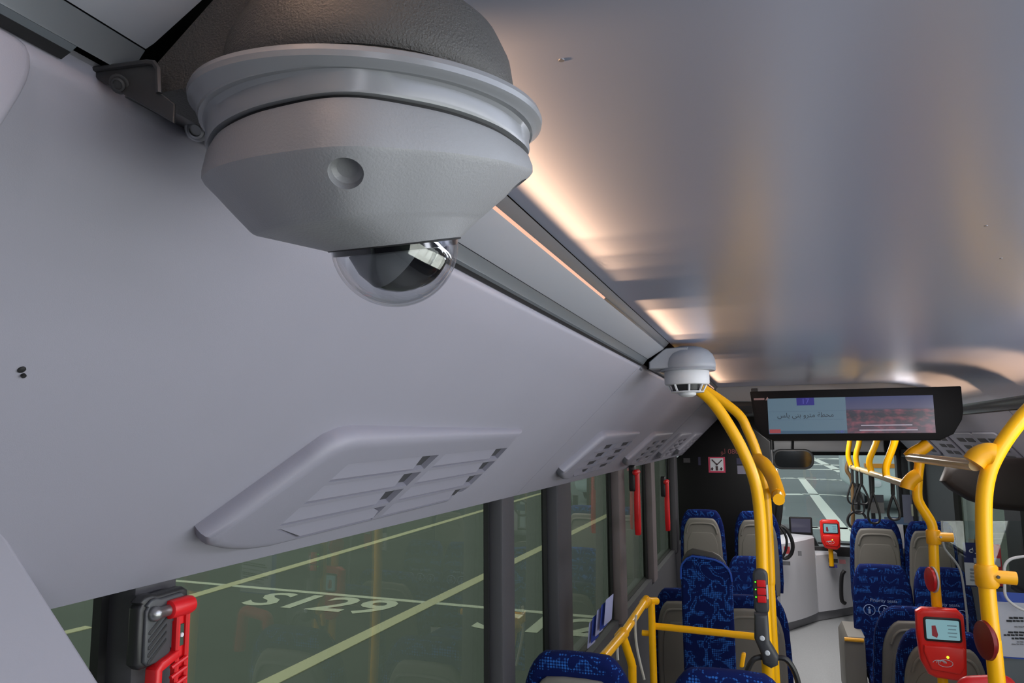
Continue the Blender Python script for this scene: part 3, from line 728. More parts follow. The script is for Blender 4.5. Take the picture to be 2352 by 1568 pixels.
# belt retractor and black hose below the button box
t = thing('belt_holder', 'charcoal belt holder with two pale rivets clamped low on the yellow pole', 'belt holder', at(1752,1470,y=2.88))
bc = at(1753,1460,y=2.9)
o_ = [(-.026,.085),(-.030,.0),(-.012,-.045),(-.005,-.085),(.022,-.098),(.045,-.085),(.048,-.055),(.022,-.01),(.020,.085)]
MB().slab(o_, .05, .014, lambda u,v,w_: bc + Vector((u, -w_, v))).build('body', mat('charcoal_box',(58,58,62),.5), t)
for u,v in ((-.003,.004),(.012,-.044)):
    MB().lathe([(.009,0),(.009,.003),(.006,.0055)], bc+Vector((u,-.049,v)), (0,-1,0), n=16).build('rivet', paper_m, t)
MB().tube(smooth([bc+Vector(q) for q in ((.03,-.02,-.065),(.075,-.02,-.070),(.105,-.01,-.13),(.112,0,-.22),(.112,.02,-.34))],5), .010, 8).build('belt_loop', blackp_m, t)
MB().tube(smooth([bc+Vector(q) for q in ((-.0,-.02,-.065),(-.035,-.03,-.075),(-.06,-.03,-.12),(-.075,-.03,-.18))],5), .010, 8).build('belt_loop', blackp_m, t)
MB().slab(rrect(.016,.05,.006,3), .02, .004, lambda u,v,w_: bc + Vector((-.072+u+.2*v, -.035-w_, -.075+v))).build('yellow_tab', yellowj_m, t)

# card reader pole on the right
def card_reader(parent, c, s, screen=True):
    fn = lambda d: (lambda u,v,w_: c + Vector((u*s, -(d+w_)*s, v*s + w_*s*0.0)))
    o1 = [(-.080,-.075),(-.055,-.128),(-.03,-.14),(.052,-.146),(.082,-.120),(.088,.0),(.086,.105),(.066,.128),(-.060,.128),(-.084,.112),(-.086,.02)]
    hd = MB().slab(o1, .055, .016, fn(0)).build('reader_body', mat('reader_red',(232,38,30),.35), parent)
    # lower shelf juts out, upper screen bezel
    MB().slab([(-.070,-.035),(-.045,-.105),(.055,-.115),(.072,-.090),(.078,-.020),(.070,-.012),(-.066,-.012)], .018, .007, fn(.050)).build('tap_pad', mat('reader_red',(232,38,30),.35), hd)
    MB().slab(rrect(.134,.094,.012,4,.005,.050), .010, .003, fn(.050)).build('screen_bezel', blackp_m, hd)
    MB().slab(rrect(.118,.076,.005,3,.005,.050), .003, .001, fn(.0585),1).build('screen', mat('reader_screen',(150,198,208),.3,emit=.55), hd)
    MB().slab([(-.035,.026),(-.018,.018),(-.013,.030),(-.020,.066),(-.034,.064)], .0015, .0004, fn(.0612),1).build('screen_icon', mat('screen_red',(165,60,70),.4,emit=.35), hd)
    for k in range(4):
        MB().slab(rrect(.034-.006*(k%2),.004,.001,1,.038,.068-.014*k), .0012, .0003, fn(.0612),1).build('screen_line', mat('screen_grey',(120,150,160),.4,emit=.4), hd)
    MB().lathe([(.0055*s,0),(.004*s,.004*s)], fn(.068)(.014,-.052,0), (0,-1,0), n=12).build('status_light', mat('yellow_led',(225,240,60),.4,emit=1.2), hd)
    m = MB(); 
    for k in range(3):
        m.tube([fn(.0695)(-.02+.008*k+.02*math.cos(q)*(1-.2*k),-.075+.010*math.sin(q),0) for q in [PI*j/8 for j in range(9)]], .0012*s, 5)
    m.tube([fn(.0695)(.004+.026*math.cos(q),-.075+.014*math.sin(q),0) for q in [2*PI*j/16 for j in range(17)]], .0012*s, 5)
    m.build('contactless_mark', paper_m, hd)
    return hd
RY = 4.35
t = thing('grab_pole', 'bent yellow pole on the right carrying the near red card reader', 'grab pole', at(2168,1600,y=RY), 'yellow grab poles')
pts = pxp([(2112,1062),(2108,1100),(2107,1138),(2113,1158),(2128,1182),(2140,1204),(2143,1232),(2148,1340),(2157,1450),(2166,1568)], RY)
pts.append(Vector((pts[-1].x+.012, RY, ZF)))
MB().tube(smooth(pts, 6), .024, 16).build('tube', yellow_m, t)
for nm, q in (('tube_clamp',[(2148,1233),(2165,1233),(2189,1234)]),):
    MB().tube(pxp(q, RY-.01), .023, 12).build(nm, yellowj_m, t)
MB().lathe([(.03,-.035),(.034,-.03),(.034,.03),(.03,.035)], at(2144,1233,y=RY), n=20).build('clamp_collar', yellowj_m, t)
MB().lathe([(.006,0),(.005,.004)], at(2161,1233,y=RY-.034), (0,-1,0), n=10).build('clamp_screw', steel_m, t)
sb = at(2139,1330,y=RY-.02)
MB().lathe([(.045,-.012),(.060,0),(.058,.010),(.03,.016)], sb, (-.97,-.22,0), n=24).build('stop_button', red_m, t)
MB().lathe([(.063,-.012),(.064,-.004)], sb, (-.97,-.22,0), n=24).build('stop_button_housing', paper_m, t)
# upper T clamps of that pole
MB().tube(smooth(pxp([(2110,1090),(2098,1097),(2086,1110),(2082,1122)], RY-.02),4), .034, 12).build('t_clamp', yellowj_m, t)
rc = at(2157,1467,y=RY-.03)
rt = thing('card_reader', 'red ticket card reader with lit screen on the right-hand yellow pole', 'card reader', rc, 'red card readers')
card_reader(rt, rc, 1.22)

t = thing('grab_pole', 'thick yellow pole at the right edge, curving up to the ceiling', 'grab pole', at(2290,1600,y=3.0), 'yellow grab poles')
PY3 = 3.0
pts = [at(2440,860,y=PY3)] + pxp([(2380,925),(2345,962),(2310,1008),(2285,1050),(2269,1090),(2260,1150),(2261,1250),(2268,1360),(2278,1460),(2290,1568)], PY3)
pts.append(Vector((pts[-1].x+.012, PY3, ZF)))
MB().tube(smooth(pts, 6), .026, 16).build('tube', yellow_m, t)
MB().tube(pxp([(2268,1322),(2300,1325),(2334,1328)], PY3-.012), .022, 12).build('tube_clamp', yellowj_m, t)
MB().lathe([(.03,-.038),(.036,-.03),(.036,.03),(.03,.038)], at(2266,1322,y=PY3), n=20).build('clamp_collar', yellowj_m, t)
MB().lathe([(.006,0),(.005,.004)], at(2293,1325,y=PY3-.036), (0,-1,0), n=10).build('clamp_screw', dsteel_m, t)
sb = at(2266,1470,y=PY3-.02)
MB().lathe([(.05,-.012),(.064,0),(.062,.010),(.03,.018)], sb, (-.96,-.26,0), n=24).build('stop_button', mat('dark_red_plastic',(120,14,20),.4), t)
MB().tube(smooth(pxp([(2282,1042),(2268,1040),(2248,1048),(2236,1062)], PY3-.02),4), .036, 12).build('t_clamp', yellowj_m, t)
# crosswise rail between the two right poles
t = thing('handrail', 'bright crosswise handrail between the two right-hand yellow poles', 'handrail', at(2160,1060,y=3.6), 'overhead handrails')
ra, rb = at(2090,1050,y=RY-.1), at(2240,1068,y=PY3+.02)
MB().tube([ra, rb], .021, 14).build('tube', mat('pale_highlight_tube',(214,190,140),.25,metal=.2), t)  # white highlight on the rail put into the pale tube colour
MB().tube(smooth([at(2133,1018,y=RY-.1), at(2118,1030,y=RY-.1), at(2100,1040,y=RY-.1), at(2087,1052,y=RY-.1)],4), .032, 12).build('hanger_clamp', yellowj_m, t)
# lengthwise rail with hangers and straps
t = thing('handrail', 'lengthwise handrail with four yellow hangers towards the windscreen', 'handrail', at(2020,1095,y=6), 'overhead handrails')
q0 = at(2084,1113,y=RY+.05); q1 = Vector((q0.x-.02, 8.6, q0.z-.02)); 
q1 = at(1955,1072,y=7.6)
MB().tube([q0, q1], .021, 12).build('tube', mat('pale_highlight_tube',(214,190,140),.25,metal=.2), t)
for (x1,y1,x2,y2,yy) in ((1952,1010,1948,1066,7.6),(1974,1012,1966,1068,7.0),(2014,1012,1997,1078,6.0),(2055,1012,2036,1090,5.2)):
    e = q0 + (q1-q0)*((yy-q0.y)/(q1.y-q0.y))
    a = at(x1,y1,y=yy); b = at(x2,y2-22,y=yy)
    MB().tube(smooth([Vector((a.x,yy,a.z+.1)), a, b, e+Vector((.0,0,.01))],5), .022, 12).build('hanger', yellow_m, t)
for i,(px,py,l,yy) in enumerate(((1957,1075,80,7.4),(1968,1082,95,7.0),(1978,1086,70,6.6),(2004,1094,105,6.0),(2050,1106,85,5.0))):
    s_ = thing('hanging_strap', ['thin dark strap hanging at the far end of the lengthwise handrail','dark strap loop second from the far end of the lengthwise handrail','middle dark strap of the lengthwise handrail, short','long dark strap with wide loop, second nearest on the lengthwise handrail','nearest dark strap with open triangular loop below the bent yellow pole clamp'][i], 'strap', at(px,py+l,y=yy), 'hanging straps')
    a = at(px,py-2,y=yy); b = at(px+1,py+l*.35,y=yy)
    MB().tube([a+Vector((0,0,.02)), a, b], .012, 6).build('band', blackp_m, s_)
    MB().tube(smooth([b, at(px-10,py+l*.8,y=yy), at(px-4,py+l,y=yy), at(px+14,py+l*1.0,y=yy), at(px+16,py+l*.8,y=yy), b],5), .008, 6).build('loop', blackp_m, s_)

# yellow guard frame by the left windows
GY = 4.3
t = thing('guard_frame', 'yellow tube guard frame sloping along the left window behind the nearest seat', 'guard rail', at(1495,1568,y=GY))
gy = 3.6
sl = [at(1385,1510,y=3.2), at(1432,1455,y=3.7), at(1482,1380,y=4.35), at(1508,1380,y=4.45)]
MB().tube(arc(sl,.03), .021, 12).build('top_rail', yellow_m, t)
pst = at(1496,1385,y=4.4)
MB().tube([pst, Vector((pst.x+.0,4.4,ZF))], .020, 12).build('post', yellow_m, t)
e = at(1430,1460,y=3.68)
MB().tube(smooth([e, at(1440,1490,y=3.7), at(1452,1530,y=3.72), at(1453,1570,y=3.72), Vector((at(1453,1570,y=3.72).x,3.72,ZF))],5), .020, 12).build('brace', yellow_m, t)
MB().tube([at(1500,1437,y=4.42), at(1740,1462,y=4.42)], .019, 12).build('cross_rail', yellow_m, t)
MB().tube([at(1475,1453,y=4.42), at(1500,1455,y=4.42)], .016, 10).build('stub', yellow_m, t)
for a_,b_,yy in ((1428,1458,3.68),(1483,1382,4.33)):
    MB().lathe([(.022,-.03),(.028,-.02),(.028,.02),(.022,.03)], at(a_,b_,y=yy), (.5,.5,.6), n=16).build('joint', yellowj_m, t)
# pale cords tied to the frame
for i,(pts_) in enumerate(([(1461,1412),(1459,1440),(1462,1480),(1470,1520),(1480,1560)],[(1422,1462),(1418,1490),(1419,1515)])):
    tag(MB().tube(smooth([at(a_,b_,y=3.9-.3*i) for a_,b_ in pts_],5), .007, 6).build('cord', mat('pale_cord',(190,188,180),.7)), ['long pale cord hanging from the sloping yellow guard frame','short pale cord tied low on the yellow guard frame'][i], 'cord')
# leaflets on the window ledge
for i,(px,py,dx) in enumerate(((1360,1452,-10),(1368,1440,-6),(1378,1424,-3),(1388,1412,0),(1398,1400,2))):
    c = at(px,py,y=3.3)
    o = MB().slab(rrect(.055,.11,.004,2), .003, .001, lambda u,v,w_: c + Vector((u*.45+v*.10, u*.9+w_, v+u*.35)),1).build('leaflet', blue_m if i%2 else mat('lilac_paper',(150,152,188),.7))
    tag(o, ['lowest lilac leaflet in the window row above the nearest seat','blue leaflet second from below in the window row','lilac leaflet in the middle of the window row','blue leaflet second from the top of the window row','topmost lilac leaflet at the right end of the window row'][i], 'leaflet', 'leaflets in the window row')

# ------------------------------------------------------------------ overhead passenger screen
MY = 4.2
c = at(1959,952,y=MY)
t = thing('passenger_screen', 'wide black passenger information screen hanging across the front ceiling', 'screen', c)
pw = at(2203,950,y=MY).x - at(1716,950,y=MY).x; ph = at(1959,895,y=MY).z - at(1959,1014,y=MY).z
hw, hh = pw/2, ph/2
o_ = [(-hw+.02,-hh+.075),(-hw+.05,-hh+.03),(-hw+.11,-hh),(hw-.11,-hh),(hw-.05,-hh+.03),(hw-.008,-hh+.10),(hw,-hh+.14),(hw,hh-.004),(hw-.004,hh),(-hw+.004,hh),(-hw,hh-.004)]
MB().slab(o_, .07, .006, lambda u,v,w_: c + Vector((u, .07-w_, v)),2).build('casing', mat('screen_casing',(14,13,15),.6,spec=.2), t)
x0 = at(1764,950,y=MY).x - c.x; x1 = at(2146,950,y=MY).x - c.x; z1 = at(1959,911,y=MY).z - c.z; z0 = at(1959,995,y=MY).z - c.z
def em(name, rgb, e=.9): return mat(name, rgb, .3, emit=e)
sx = lambda f: x0 + (x1-x0)*f
sz = lambda f: z0 + (z1-z0)*f
def patch(f0,f1,g0,g1,d,m,name,par):
    return MB().box((c.x+sx(f0),MY-d-.0012,c.z+sz(g0)),(c.x+sx(f1),MY-d,c.z+sz(g1))).build(name, m, par)
def scrmat():                                     # night view on the right half of the screen: flat picture content of the display
    m = bpy.data.materials.new('screen_night_picture'); m.use_nodes = True; nt = m.node_tree; b = nt.nodes['Principled BSDF']
    tc = nt.nodes.new('ShaderNodeTexCoord'); sp = nt.nodes.new('ShaderNodeSeparateXYZ'); nt.links.new(tc.outputs['Generated'], sp.inputs[0])
    r = nt.nodes.new('ShaderNodeValToRGB'); e = r.color_ramp.elements
    e[0].position = 0; e[0].color = lin((72,52,68)); e[1].position = 1; e[1].color = lin((42,52,98))
    for p_, c_ in ((.28,(60,48,62)),(.45,(30,30,44)),(.62,(34,34,52)),(.68,(70,68,100))):
        k = e.new(p_); k.color = lin(c_)
    nt.links.new(sp.outputs['Z'], r.inputs[0])
    n = nt.nodes.new('ShaderNodeTexNoise'); n.inputs['Scale'].default_value = 9; n.inputs['Detail'].default_value = 5; nt.links.new(tc.outputs['Generated'], n.inputs['Vector'])
    n2 = nt.nodes.new('ShaderNodeValToRGB'); n2.color_ramp.elements[0].position = .45; n2.color_ramp.elements[0].color = (0,0,0,1); n2.color_ramp.elements[1].position = .75; n2.color_ramp.elements[1].color = (.20,.03,.04,1)
    nt.links.new(n.outputs['Fac'], n2.inputs[0])
    ls = nt.nodes.new('ShaderNodeMath'); ls.operation = 'LESS_THAN'; ls.inputs[1].default_value = .64; nt.links.new(sp.outputs['Z'], ls.inputs[0])
    mx = nt.nodes.new('ShaderNodeMix'); mx.data_type = 'RGBA'; mx.blend_type = 'ADD'; nt.links.new(ls.outputs[0], mx.inputs[0]); nt.links.new(r.outputs[0], mx.inputs[6]); nt.links.new(n2.outputs[0], mx.inputs[7])
    b.inputs['Base Color'].default_value = (0,0,0,1); b.inputs['Roughness'].default_value = .25
    nt.links.new(mx.outputs[2], b.inputs['Emission Color']); b.inputs['Emission Strength'].default_value = .8
    return m
dl = patch(0,.487,0,1,0,em('screen_pale_blue',(96,122,140),.62),'display',t)
patch(.487,1,0,1,0,scrmat(),'display',t)
patch(0,.487,0,.085,.0014,em('screen_slate',(58,82,104)),'status_bar',dl)
patch(.005,.075,.02,.13,.0028,em('screen_red_label',(140,60,66)),'red_label',dl)
patch(.185,.295,.79,1,.0014,em('screen_navy',(30,26,110)),'line_number_box',dl)
patch(.0,.487,.62,.63,.0014,em('screen_line',(70,90,110)),'divider',dl)
patch(.03,.47,.385,.395,.0014,em('screen_line',(70,90,110)),'divider',dl)
dk = em('screen_dark_text',(24,32,44),.6); lt_ = em('screen_pale_text',(170,160,175),.7)
text_mesh('stop_name', '\uFEB2\uFE8E\uFEF3 \uFEF2\uFEE8\uFE91 \uFEED\uFEAE\uFE98\uFEE3 \uFE94\uFEC4\uFEA4\uFEE3', .034, dk, dl, frame((c.x+sx(.235), MY-.002, c.z+sz(.46)), (1,0,0), (0,0,1)))
text_mesh('line_number', '17', .040, em('screen_violet',(70,70,150)), dl, frame((c.x+sx(.24), MY-.003, c.z+sz(.835)), (1,0,0), (0,0,1)))
text_mesh('clock_text', '12:40', .020, em('screen_violet',(70,70,150)), dl, frame((c.x+sx(.44), MY-.003, c.z+sz(.015)), (1,0,0), (0,0,1)))
dr = bpy.data.objects['display.001'] if 'display.001' in bpy.data.objects else dl
patch(.57,.87,.20,.23,.0014,lt_,'caption_line',dr); patch(.56,.90,.07,.10,.0014,lt_,'caption_line',dr)
mk_ = MB(); mk_.box((c.x-hw+.018,MY-.0012,c.z+hh-.047),(c.x-hw+.072,MY+.001,c.z+hh-.037))
mk_.add([(c.x-hw+.076,MY-.001,c.z+hh-.049),(c.x-hw+.098,MY-.001,c.z+hh-.049),(c.x-hw+.087,MY-.001,c.z+hh-.031)],[(0,1,2)])
mk_.build('maker_mark', mat('maker_print',(150,118,116),.5), t)
for u_ in (-.3,.3):
    MB().tube([c+Vector((hw*u_,.06,.03)), Vector((c.x+hw*u_,5.47,.255))], .012, 8).build('hanger', blackp_m, t)
MB().slab(rrect(.035,.022,.004,2,-hw+.024,hh+.006), .03, .003, lambda u,v,w_: c + Vector((u,.04-w_,v)),1).build('corner_clip', blackp_m, t)

# ------------------------------------------------------------------ road markings outside
def road(p, q, width, name='road_line', m=None):
    a = at(*p, z=GZ); b = at(*q, z=GZ); d = (b-a).normalized(); n = Vector((-d.y, d.x, 0))*width/2
    return MB().rings([[v+Vector((0,0,h)) for v in (a-n,b-n,b+n,a+n)] for h in (.001, .009 if m else .006)]).build(name, m or paint_m, g)
yl_m = mat('yellowed_road_paint', (238,234,200), .7)
A1, B1 = at(450,1366,z=GZ), at(1115,1170,z=GZ)
road((330,1402),(1260,1128),.20,m=yl_m)
road((520,1617),(1400,1181),.20,m=yl_m)
road((130,1458),(205,1440),.16,m=yl_m)
road((360,1330),(1560,1434),.12)
road((1840,1097),(1953,1243),.34); road((1862,1050),(1934,1084),.55)
for x0_,x1_,y0_,y1_,wd in ((1786,1800,1098,1098,1.6),(1802,1826,1098,1098,1.6),(1880,1900,1101,1101,1.6),(1905,1925,1102,1102,1.6),(1930,1950,1103,1103,1.6),(1780,1955,1097,1104,.5),
        (1796,1842,1135,1135,1.1),(1842,1952,1134,1138,.5),(1935,1954,1139,1139,1.1),(1780,1950,1076,1079,1.4),(1862,1884,1066,1067,2.2),(1893,1952,1067,1069,2.2),
        (1865,1885,1053,1054,4.0),(1900,1948,1053,1054,4.0),(1790,1960,1209,1214,.55),(1800,1880,1211,1212,.9),(1990,2080,1122,1130,.6),(1960,1990,1104,1106,1.2),(2020,2076,1112,1142,.35)):
    road((x0_,y0_),(x1_,y1_),wd*.55)
def bay_text(body, px, py, qx, qy, hx, hy):
    o = at(px,py,z=GZ); xx = at(qx,qy,z=GZ) - o; yy = at(hx,hy,z=GZ) - o
    m = frame(o, xx, Vector((-xx.y, xx.x, 0))); m.translation = o + Vector((0,0,.004))
    return text_mesh('bay_number', body, 1.14, paint_m, g, m, .001, 'LEFT', 0.0, .022)
bay_text('S129', 545,1386, 855,1411, 568,1358)
bay_text('S128', 1074,1440, 1240,1453, 1090,1416)

# ------------------------------------------------------------------ front of the bus
# windscreen with frame
MB_ = MB().box((-.9,10.20,-1.40),(1.56,10.21,-.20)); struct(MB_.build('window_front', clear_glass))
fw = MB(); fw.box((-.95,10.12,-1.50),(1.58,10.28,-1.33)); fw.box((-.95,10.12,-.27),(1.58,10.28,-.08)); fw.box((1.44,10.1,-1.5),(1.58,10.28,-.1)); fw.box((-.95,10.1,-1.5),(-.80,10.28,-.1))
struct(fw.build('trim_4', blackp_m))
struct(MB().box((-.95,10.15,ZF),(1.58,10.3,-1.45)).build('wall_front', dark_wall))
hz0 = at(1870,1036,y=9.6).z
struct(MB().slab([(-.6,hz0),(1.25,hz0-.01),(1.25,hz0+.13),(-.6,hz0+.14)], .25, .03, lambda u,v,w_: Vector((u,9.55+w_,v))).build('trim_5', front_head))
# black driver partition
px0, px1 = at(1556,1100,y=8.3).x, at(1778,1200,y=8.3).x
pt_ = thing('driver_partition', 'tall black driver partition behind the far left seats, with stickers', 'partition', ((px0+px1)/2,8.3,ZF))
MB().slab([(px0,ZF+.0),(px1,ZF+.0),(px1,-.08),(px1-.28,.16),(px1-.34,.20),(-.48,.20),(px0+.05,-.21),(px0,-.25)], .05, .008, lambda u,v,w_: Vector((u,8.3+w_,v))).build('panel', blackpan, pt_)
def sticker(x0,y0,x1,y1,m,name,par,yy,d=.001):
    a = at(x0,y1,y=yy); b = at(x1,y0,y=yy)
    return MB().box((a.x,yy-d-.0012,a.z),(b.x,yy-d,b.z)).build(name, m, par)
sk = sticker(1628,1049,1665,1085, mat('pink_red_print',(190,60,90),.6), 'warning_sign', pt_, 8.3, .0)
sticker(1632,1052,1661,1081, paper_m, 'sign_face', sk, 8.2987)
c1 = at(1647,1067,y=8.296)
m = MB(); m.tube([at(1635,1055,y=8.296),at(1648,1068,y=8.296)],.006,5); m.tube([at(1658,1056,y=8.296),at(1646,1068,y=8.296)],.006,5)
m.lathe([(.002,-.012),(.012,0),(.002,.012)], at(1646.5,1066,y=8.296), n=8); m.box((at(1644,1080,y=8.297).x,8.295,at(1644,1080,y=8.297).z),(at(1649,1070,y=8.297).x,8.2965,at(1649,1070,y=8.297).z))
for a_ in (1636,1657): m.lathe([(.002,-.018),(.014,0),(.002,.016)], at(a_,1076,y=8.296), n=8)
m.build('sign_figure', mat('dark_brown_print',(60,40,44),.6), sk)
sticker(1694,1069,1712,1088, mat('lilac_sticker',(110,108,125),.6), 'sticker', pt_, 8.3)
sticker(1692,1052,1711,1066, mat('dim_violet_sticker',(42,40,66),.6), 'sticker', pt_, 8.3)
text_mesh('red_lettering', '\uFEEE\uFEDF 0800', .075, mat('dim_red_print',(120,60,62),.6), pt_, frame(at(1680,1042,y=8.297), (1,0,0),(0,0,1)))
sticker(1604,1049,1609,1068, mat('dim_violet_sticker',(42,40,66),.6), 'sticker', pt_, 8.3); sticker(1570,1052,1585,1062, mat('dim_grey_sticker',(64,62,66),.6), 'sticker', pt_, 8.3)
# upright steel pole beside the partition
t = thing('steel_pole', 'thin steel upright with black top left of the windscreen mirror', 'pole', at(1772,1200,y=9.2))
a = at(1772,1030,y=9.2); MB().tube([Vector((a.x,9.2,ZF)), a], .018, 12).build('tube', steel_m, t)
MB().lathe([(.03,0),(.03,.10),(.026,.16)], a-Vector((0,0,.01)), n=14).build('top_socket', blackp_m, t)
# interior mirror
t = thing('interior_mirror', 'rounded interior mirror hanging at the top left of the windscreen', 'mirror', at(1822,1055,y=9.4))
c = at(1821,1054,y=9.4)
MB().slab(rrect(.46,.235,.10,6), .05, .015, lambda u,v,w_: c + Vector((u,-w_,v))).build('housing', mat('mirror_housing',(70,70,72),.4), t)
MB().slab(rrect(.41,.190,.085,6), .004, .001, lambda u,v,w_: c + Vector((u,-.0495-w_,v)),1).build('mirror_glass', mat('mirror_face',(150,155,158),.06,metal=1), t)
MB().tube([c+Vector((.0,.03,.05)), c+Vector((0.02,.10,.30))], .014, 8).build('arm', blackp_m, t)
# driver's cab: pale curved front panels, dark dash, tablet
cb = thing('cab_front', 'pale grey curved cab counter at the front of the aisle', 'cab counter', at(1880,1428,z=ZF))
f0, f1, f2 = at(1797,1457,z=ZF), at(1882,1428,z=ZF), at(1985,1409,z=ZF)
ztop = at(1797,1246,y=f0.y).z; ztop2 = at(1900,1272,y=f1.y).z
def wall(p, q, z1a, z1b, name, bow=.03, inset=0.0):
    rs = []; n = 8
    d = Vector((q.x-p.x,q.y-p.y,0)); nn = Vector((d.y,-d.x,0)).normalized()
    for k in range(n+1):
        t_ = k/n; b_ = p + d*t_ + nn*bow*4*t_*(1-t_); zt = z1a + (z1b-z1a)*t_
        rs.append([Vector((b_.x,b_.y,ZF+.10)), Vector((b_.x,b_.y,zt-.02)), Vector((b_.x,b_.y,zt))-nn*.02, Vector((b_.x,b_.y,zt))-nn*.30, Vector((b_.x,b_.y,ZF+.10))-nn*.30])
    return MB().rings(rs)
cabm = mat('pale_cab_plastic',(216,216,222),.45)
f1a = f0 + (f1-f0)*.985; f1b = f0 + (f1-f0)*1.012
d1 = wall(f0, f1a, ztop, ztop, 'x').build('left_panel', cabm, cb)
d2 = wall(f1b, f2, ztop2, ztop2, 'x', .02).build('right_panel', cabm, cb)
kk = MB(); kn = Vector((f2.x-f0.x,f2.y-f0.y,0)); kn = Vector((kn.y,-kn.x,0)).normalized()
for p,q in ((f0,f1),(f1,f2)):
    kk.rings([[Vector((v.x,v.y,ZF+.005))-kn*.03,Vector((v.x,v.y,ZF+.10))-kn*.03,Vector((v.x,v.y,ZF+.10))-kn*.28,Vector((v.x,v.y,ZF+.005))-kn*.28] for v in (p,q)])
kk.build('plinth', mat('plinth_grey',(140,140,144),.5), cb)
gr = MB()
for k in range(5):
    gr.tube([at(1914,1434+4*k,y=8.80), at(1952,1430+4*k,y=8.86)], .008, 6)
gr.build('grille', mat('grille_grey',(84,84,88),.5), cb)
def csticker(x0,y0,x1,y1,m,name,yy): return sticker(x0,y0,x1,y1,m,name,cb,yy)
csticker(1801,1255,1814,1271, mat('red_sticker',(205,75,80),.6),'sticker', f0.y-.02); csticker(1833,1265,1841,1276, mat('grey_sticker',(120,120,124),.6),'sticker', f0.y+.02)
csticker(1794,1289,1815,1297, mat('grey_sticker',(120,120,124),.6),'sticker', f0.y-.02)
csticker(1903,1283,1924,1291, ink_m,'sticker', 8.74); csticker(1904,1296,1923,1303, mat('violet_blue_print',(70,70,140),.6),'sticker', 8.74); csticker(1928,1285,1942,1294, mat('pale_red_sticker',(170,110,115),.6),'sticker', 8.80)
MB().tube(smooth([at(1940,1310,y=8.75),at(1933,1325,y=8.74),at(1933,1375,y=8.74),at(1942,1386,y=8.75)],5), .02, 8).build('door_handle', blackp_m, cb)
db = thing('dashboard', 'black dashboard ledge with blue-grey mat under the windscreen', 'dashboard', (0.6,9.6,-1.5))
MB().slab([(-.3,-1.52),(1.42,-1.52),(1.42,-1.33),(.5,-1.32),(.45,-1.20),(.30,-1.10),(-.3,-1.10)], .5, .03, lambda u,v,w_: Vector((u,9.45+w_,v))).build('ledge', blackp_m, db)
csx = at(1822,1238,y=9.3); MB().slab(rrect(.25,.075,.01,3), .04, .008, lambda u,v,w_: csx+Vector((u,w_,v))).build('mat', mat('slate_blue_mat',(84,106,134),.6), db)
dp = at(1905,1266,y=8.98); MB().slab(rrect(.40,.10,.01,2,.02,0), .03, .004, lambda u,v,w_: dp+Vector((u,w_,v))).build('slot', blackp_m, db)
t = thing('driver_tablet', 'small black tablet screen on the dashboard left of the far card reader', 'tablet', at(1840,1230,y=9.2))
c = at(1839,1207,y=9.2)
MB().slab(rrect(.245,.20,.015,3), .03, .006, lambda u,v,w_: c+Vector((u+.06*0,-w_,v))).build('casing', blackp_m, t)
MB().slab(rrect(.205,.150,.004,2,0,.006), .003, .001, lambda u,v,w_: c+Vector((u,-.0295-w_,v)),1).build('display', mat('tablet_display',(92,92,112),.12), t)
MB().tube([c+Vector((.01,.01,-.09)), c+Vector((.02,.04,-.20))], .022, 8).build('stand', blackp_m, t)
rc = at(1906,1224,y=8.7)
rt = thing('card_reader', 'small red ticket card reader at the front beside the cab counter', 'card reader', rc, 'red card readers')
card_reader(rt, rc, 1.12)
MB().tube([rc+Vector((0,.02,-.13)), rc+Vector((0,.02,-.34))], .024, 12).build('stand', yellow_m, rt)
# dark hoses and loops hanging left of the windscreen
for i,(pts_,r_) in enumerate((([(1768,1180),(1780,1200),(1805,1215),(1820,1245),(1818,1270),(1804,1282),(1788,1272),(1776,1250)],.018),([(1772,1195),(1792,1210),(1806,1235),(1805,1262),(1795,1280),(1782,1278)],.012),([(1776,1150),(1778,1180),(1781,1215),(1780,1250)],.030),([(1792,1145),(1790,1175),(1786,1205)],.030))):
    tag(MB().tube(smooth([at(a_,b_,y=7.9-.05*i) for a_,b_ in pts_],5), r_, 8).build('cable_loop', blackp_m), ['thick black hose loop hanging over the pale cab counter','thin black inner cable loop over the pale cab counter','dark cable bundle hanging right beside the yellow pole','short dark cable bundle above the black hose loop'][i], 'cable', 'cables beside the cab')
# thin pole and ring beside the windscreen
t = thing('handrail', 'thin bronze upright rail with black ring at the right side of the windscreen view', 'handrail', at(1960,1250,y=8.5), 'overhead handrails')
MB().tube(smooth([at(a_,b_,y=8.5) for a_,b_ in ((1948,1060),(1945,1080),(1956,1100),(1959,1140),(1959,1200),(1960,1250))],5), .020, 10).build('tube', mat('bronze_tube',(150,120,84),.3,metal=.5), t)
MB().tube([at(1969,1110,y=8.45),at(1969,1170,y=8.45)], .030, 8).build('strap_bundle', blackp_m, t)
MB().tube([at(1968+21*math.cos(a_),1194+20*math.sin(a_),y=8.4) for a_ in [2*PI*k/24 for k in range(25)]], .013, 8).build('strap_ring', blackp_m, t)
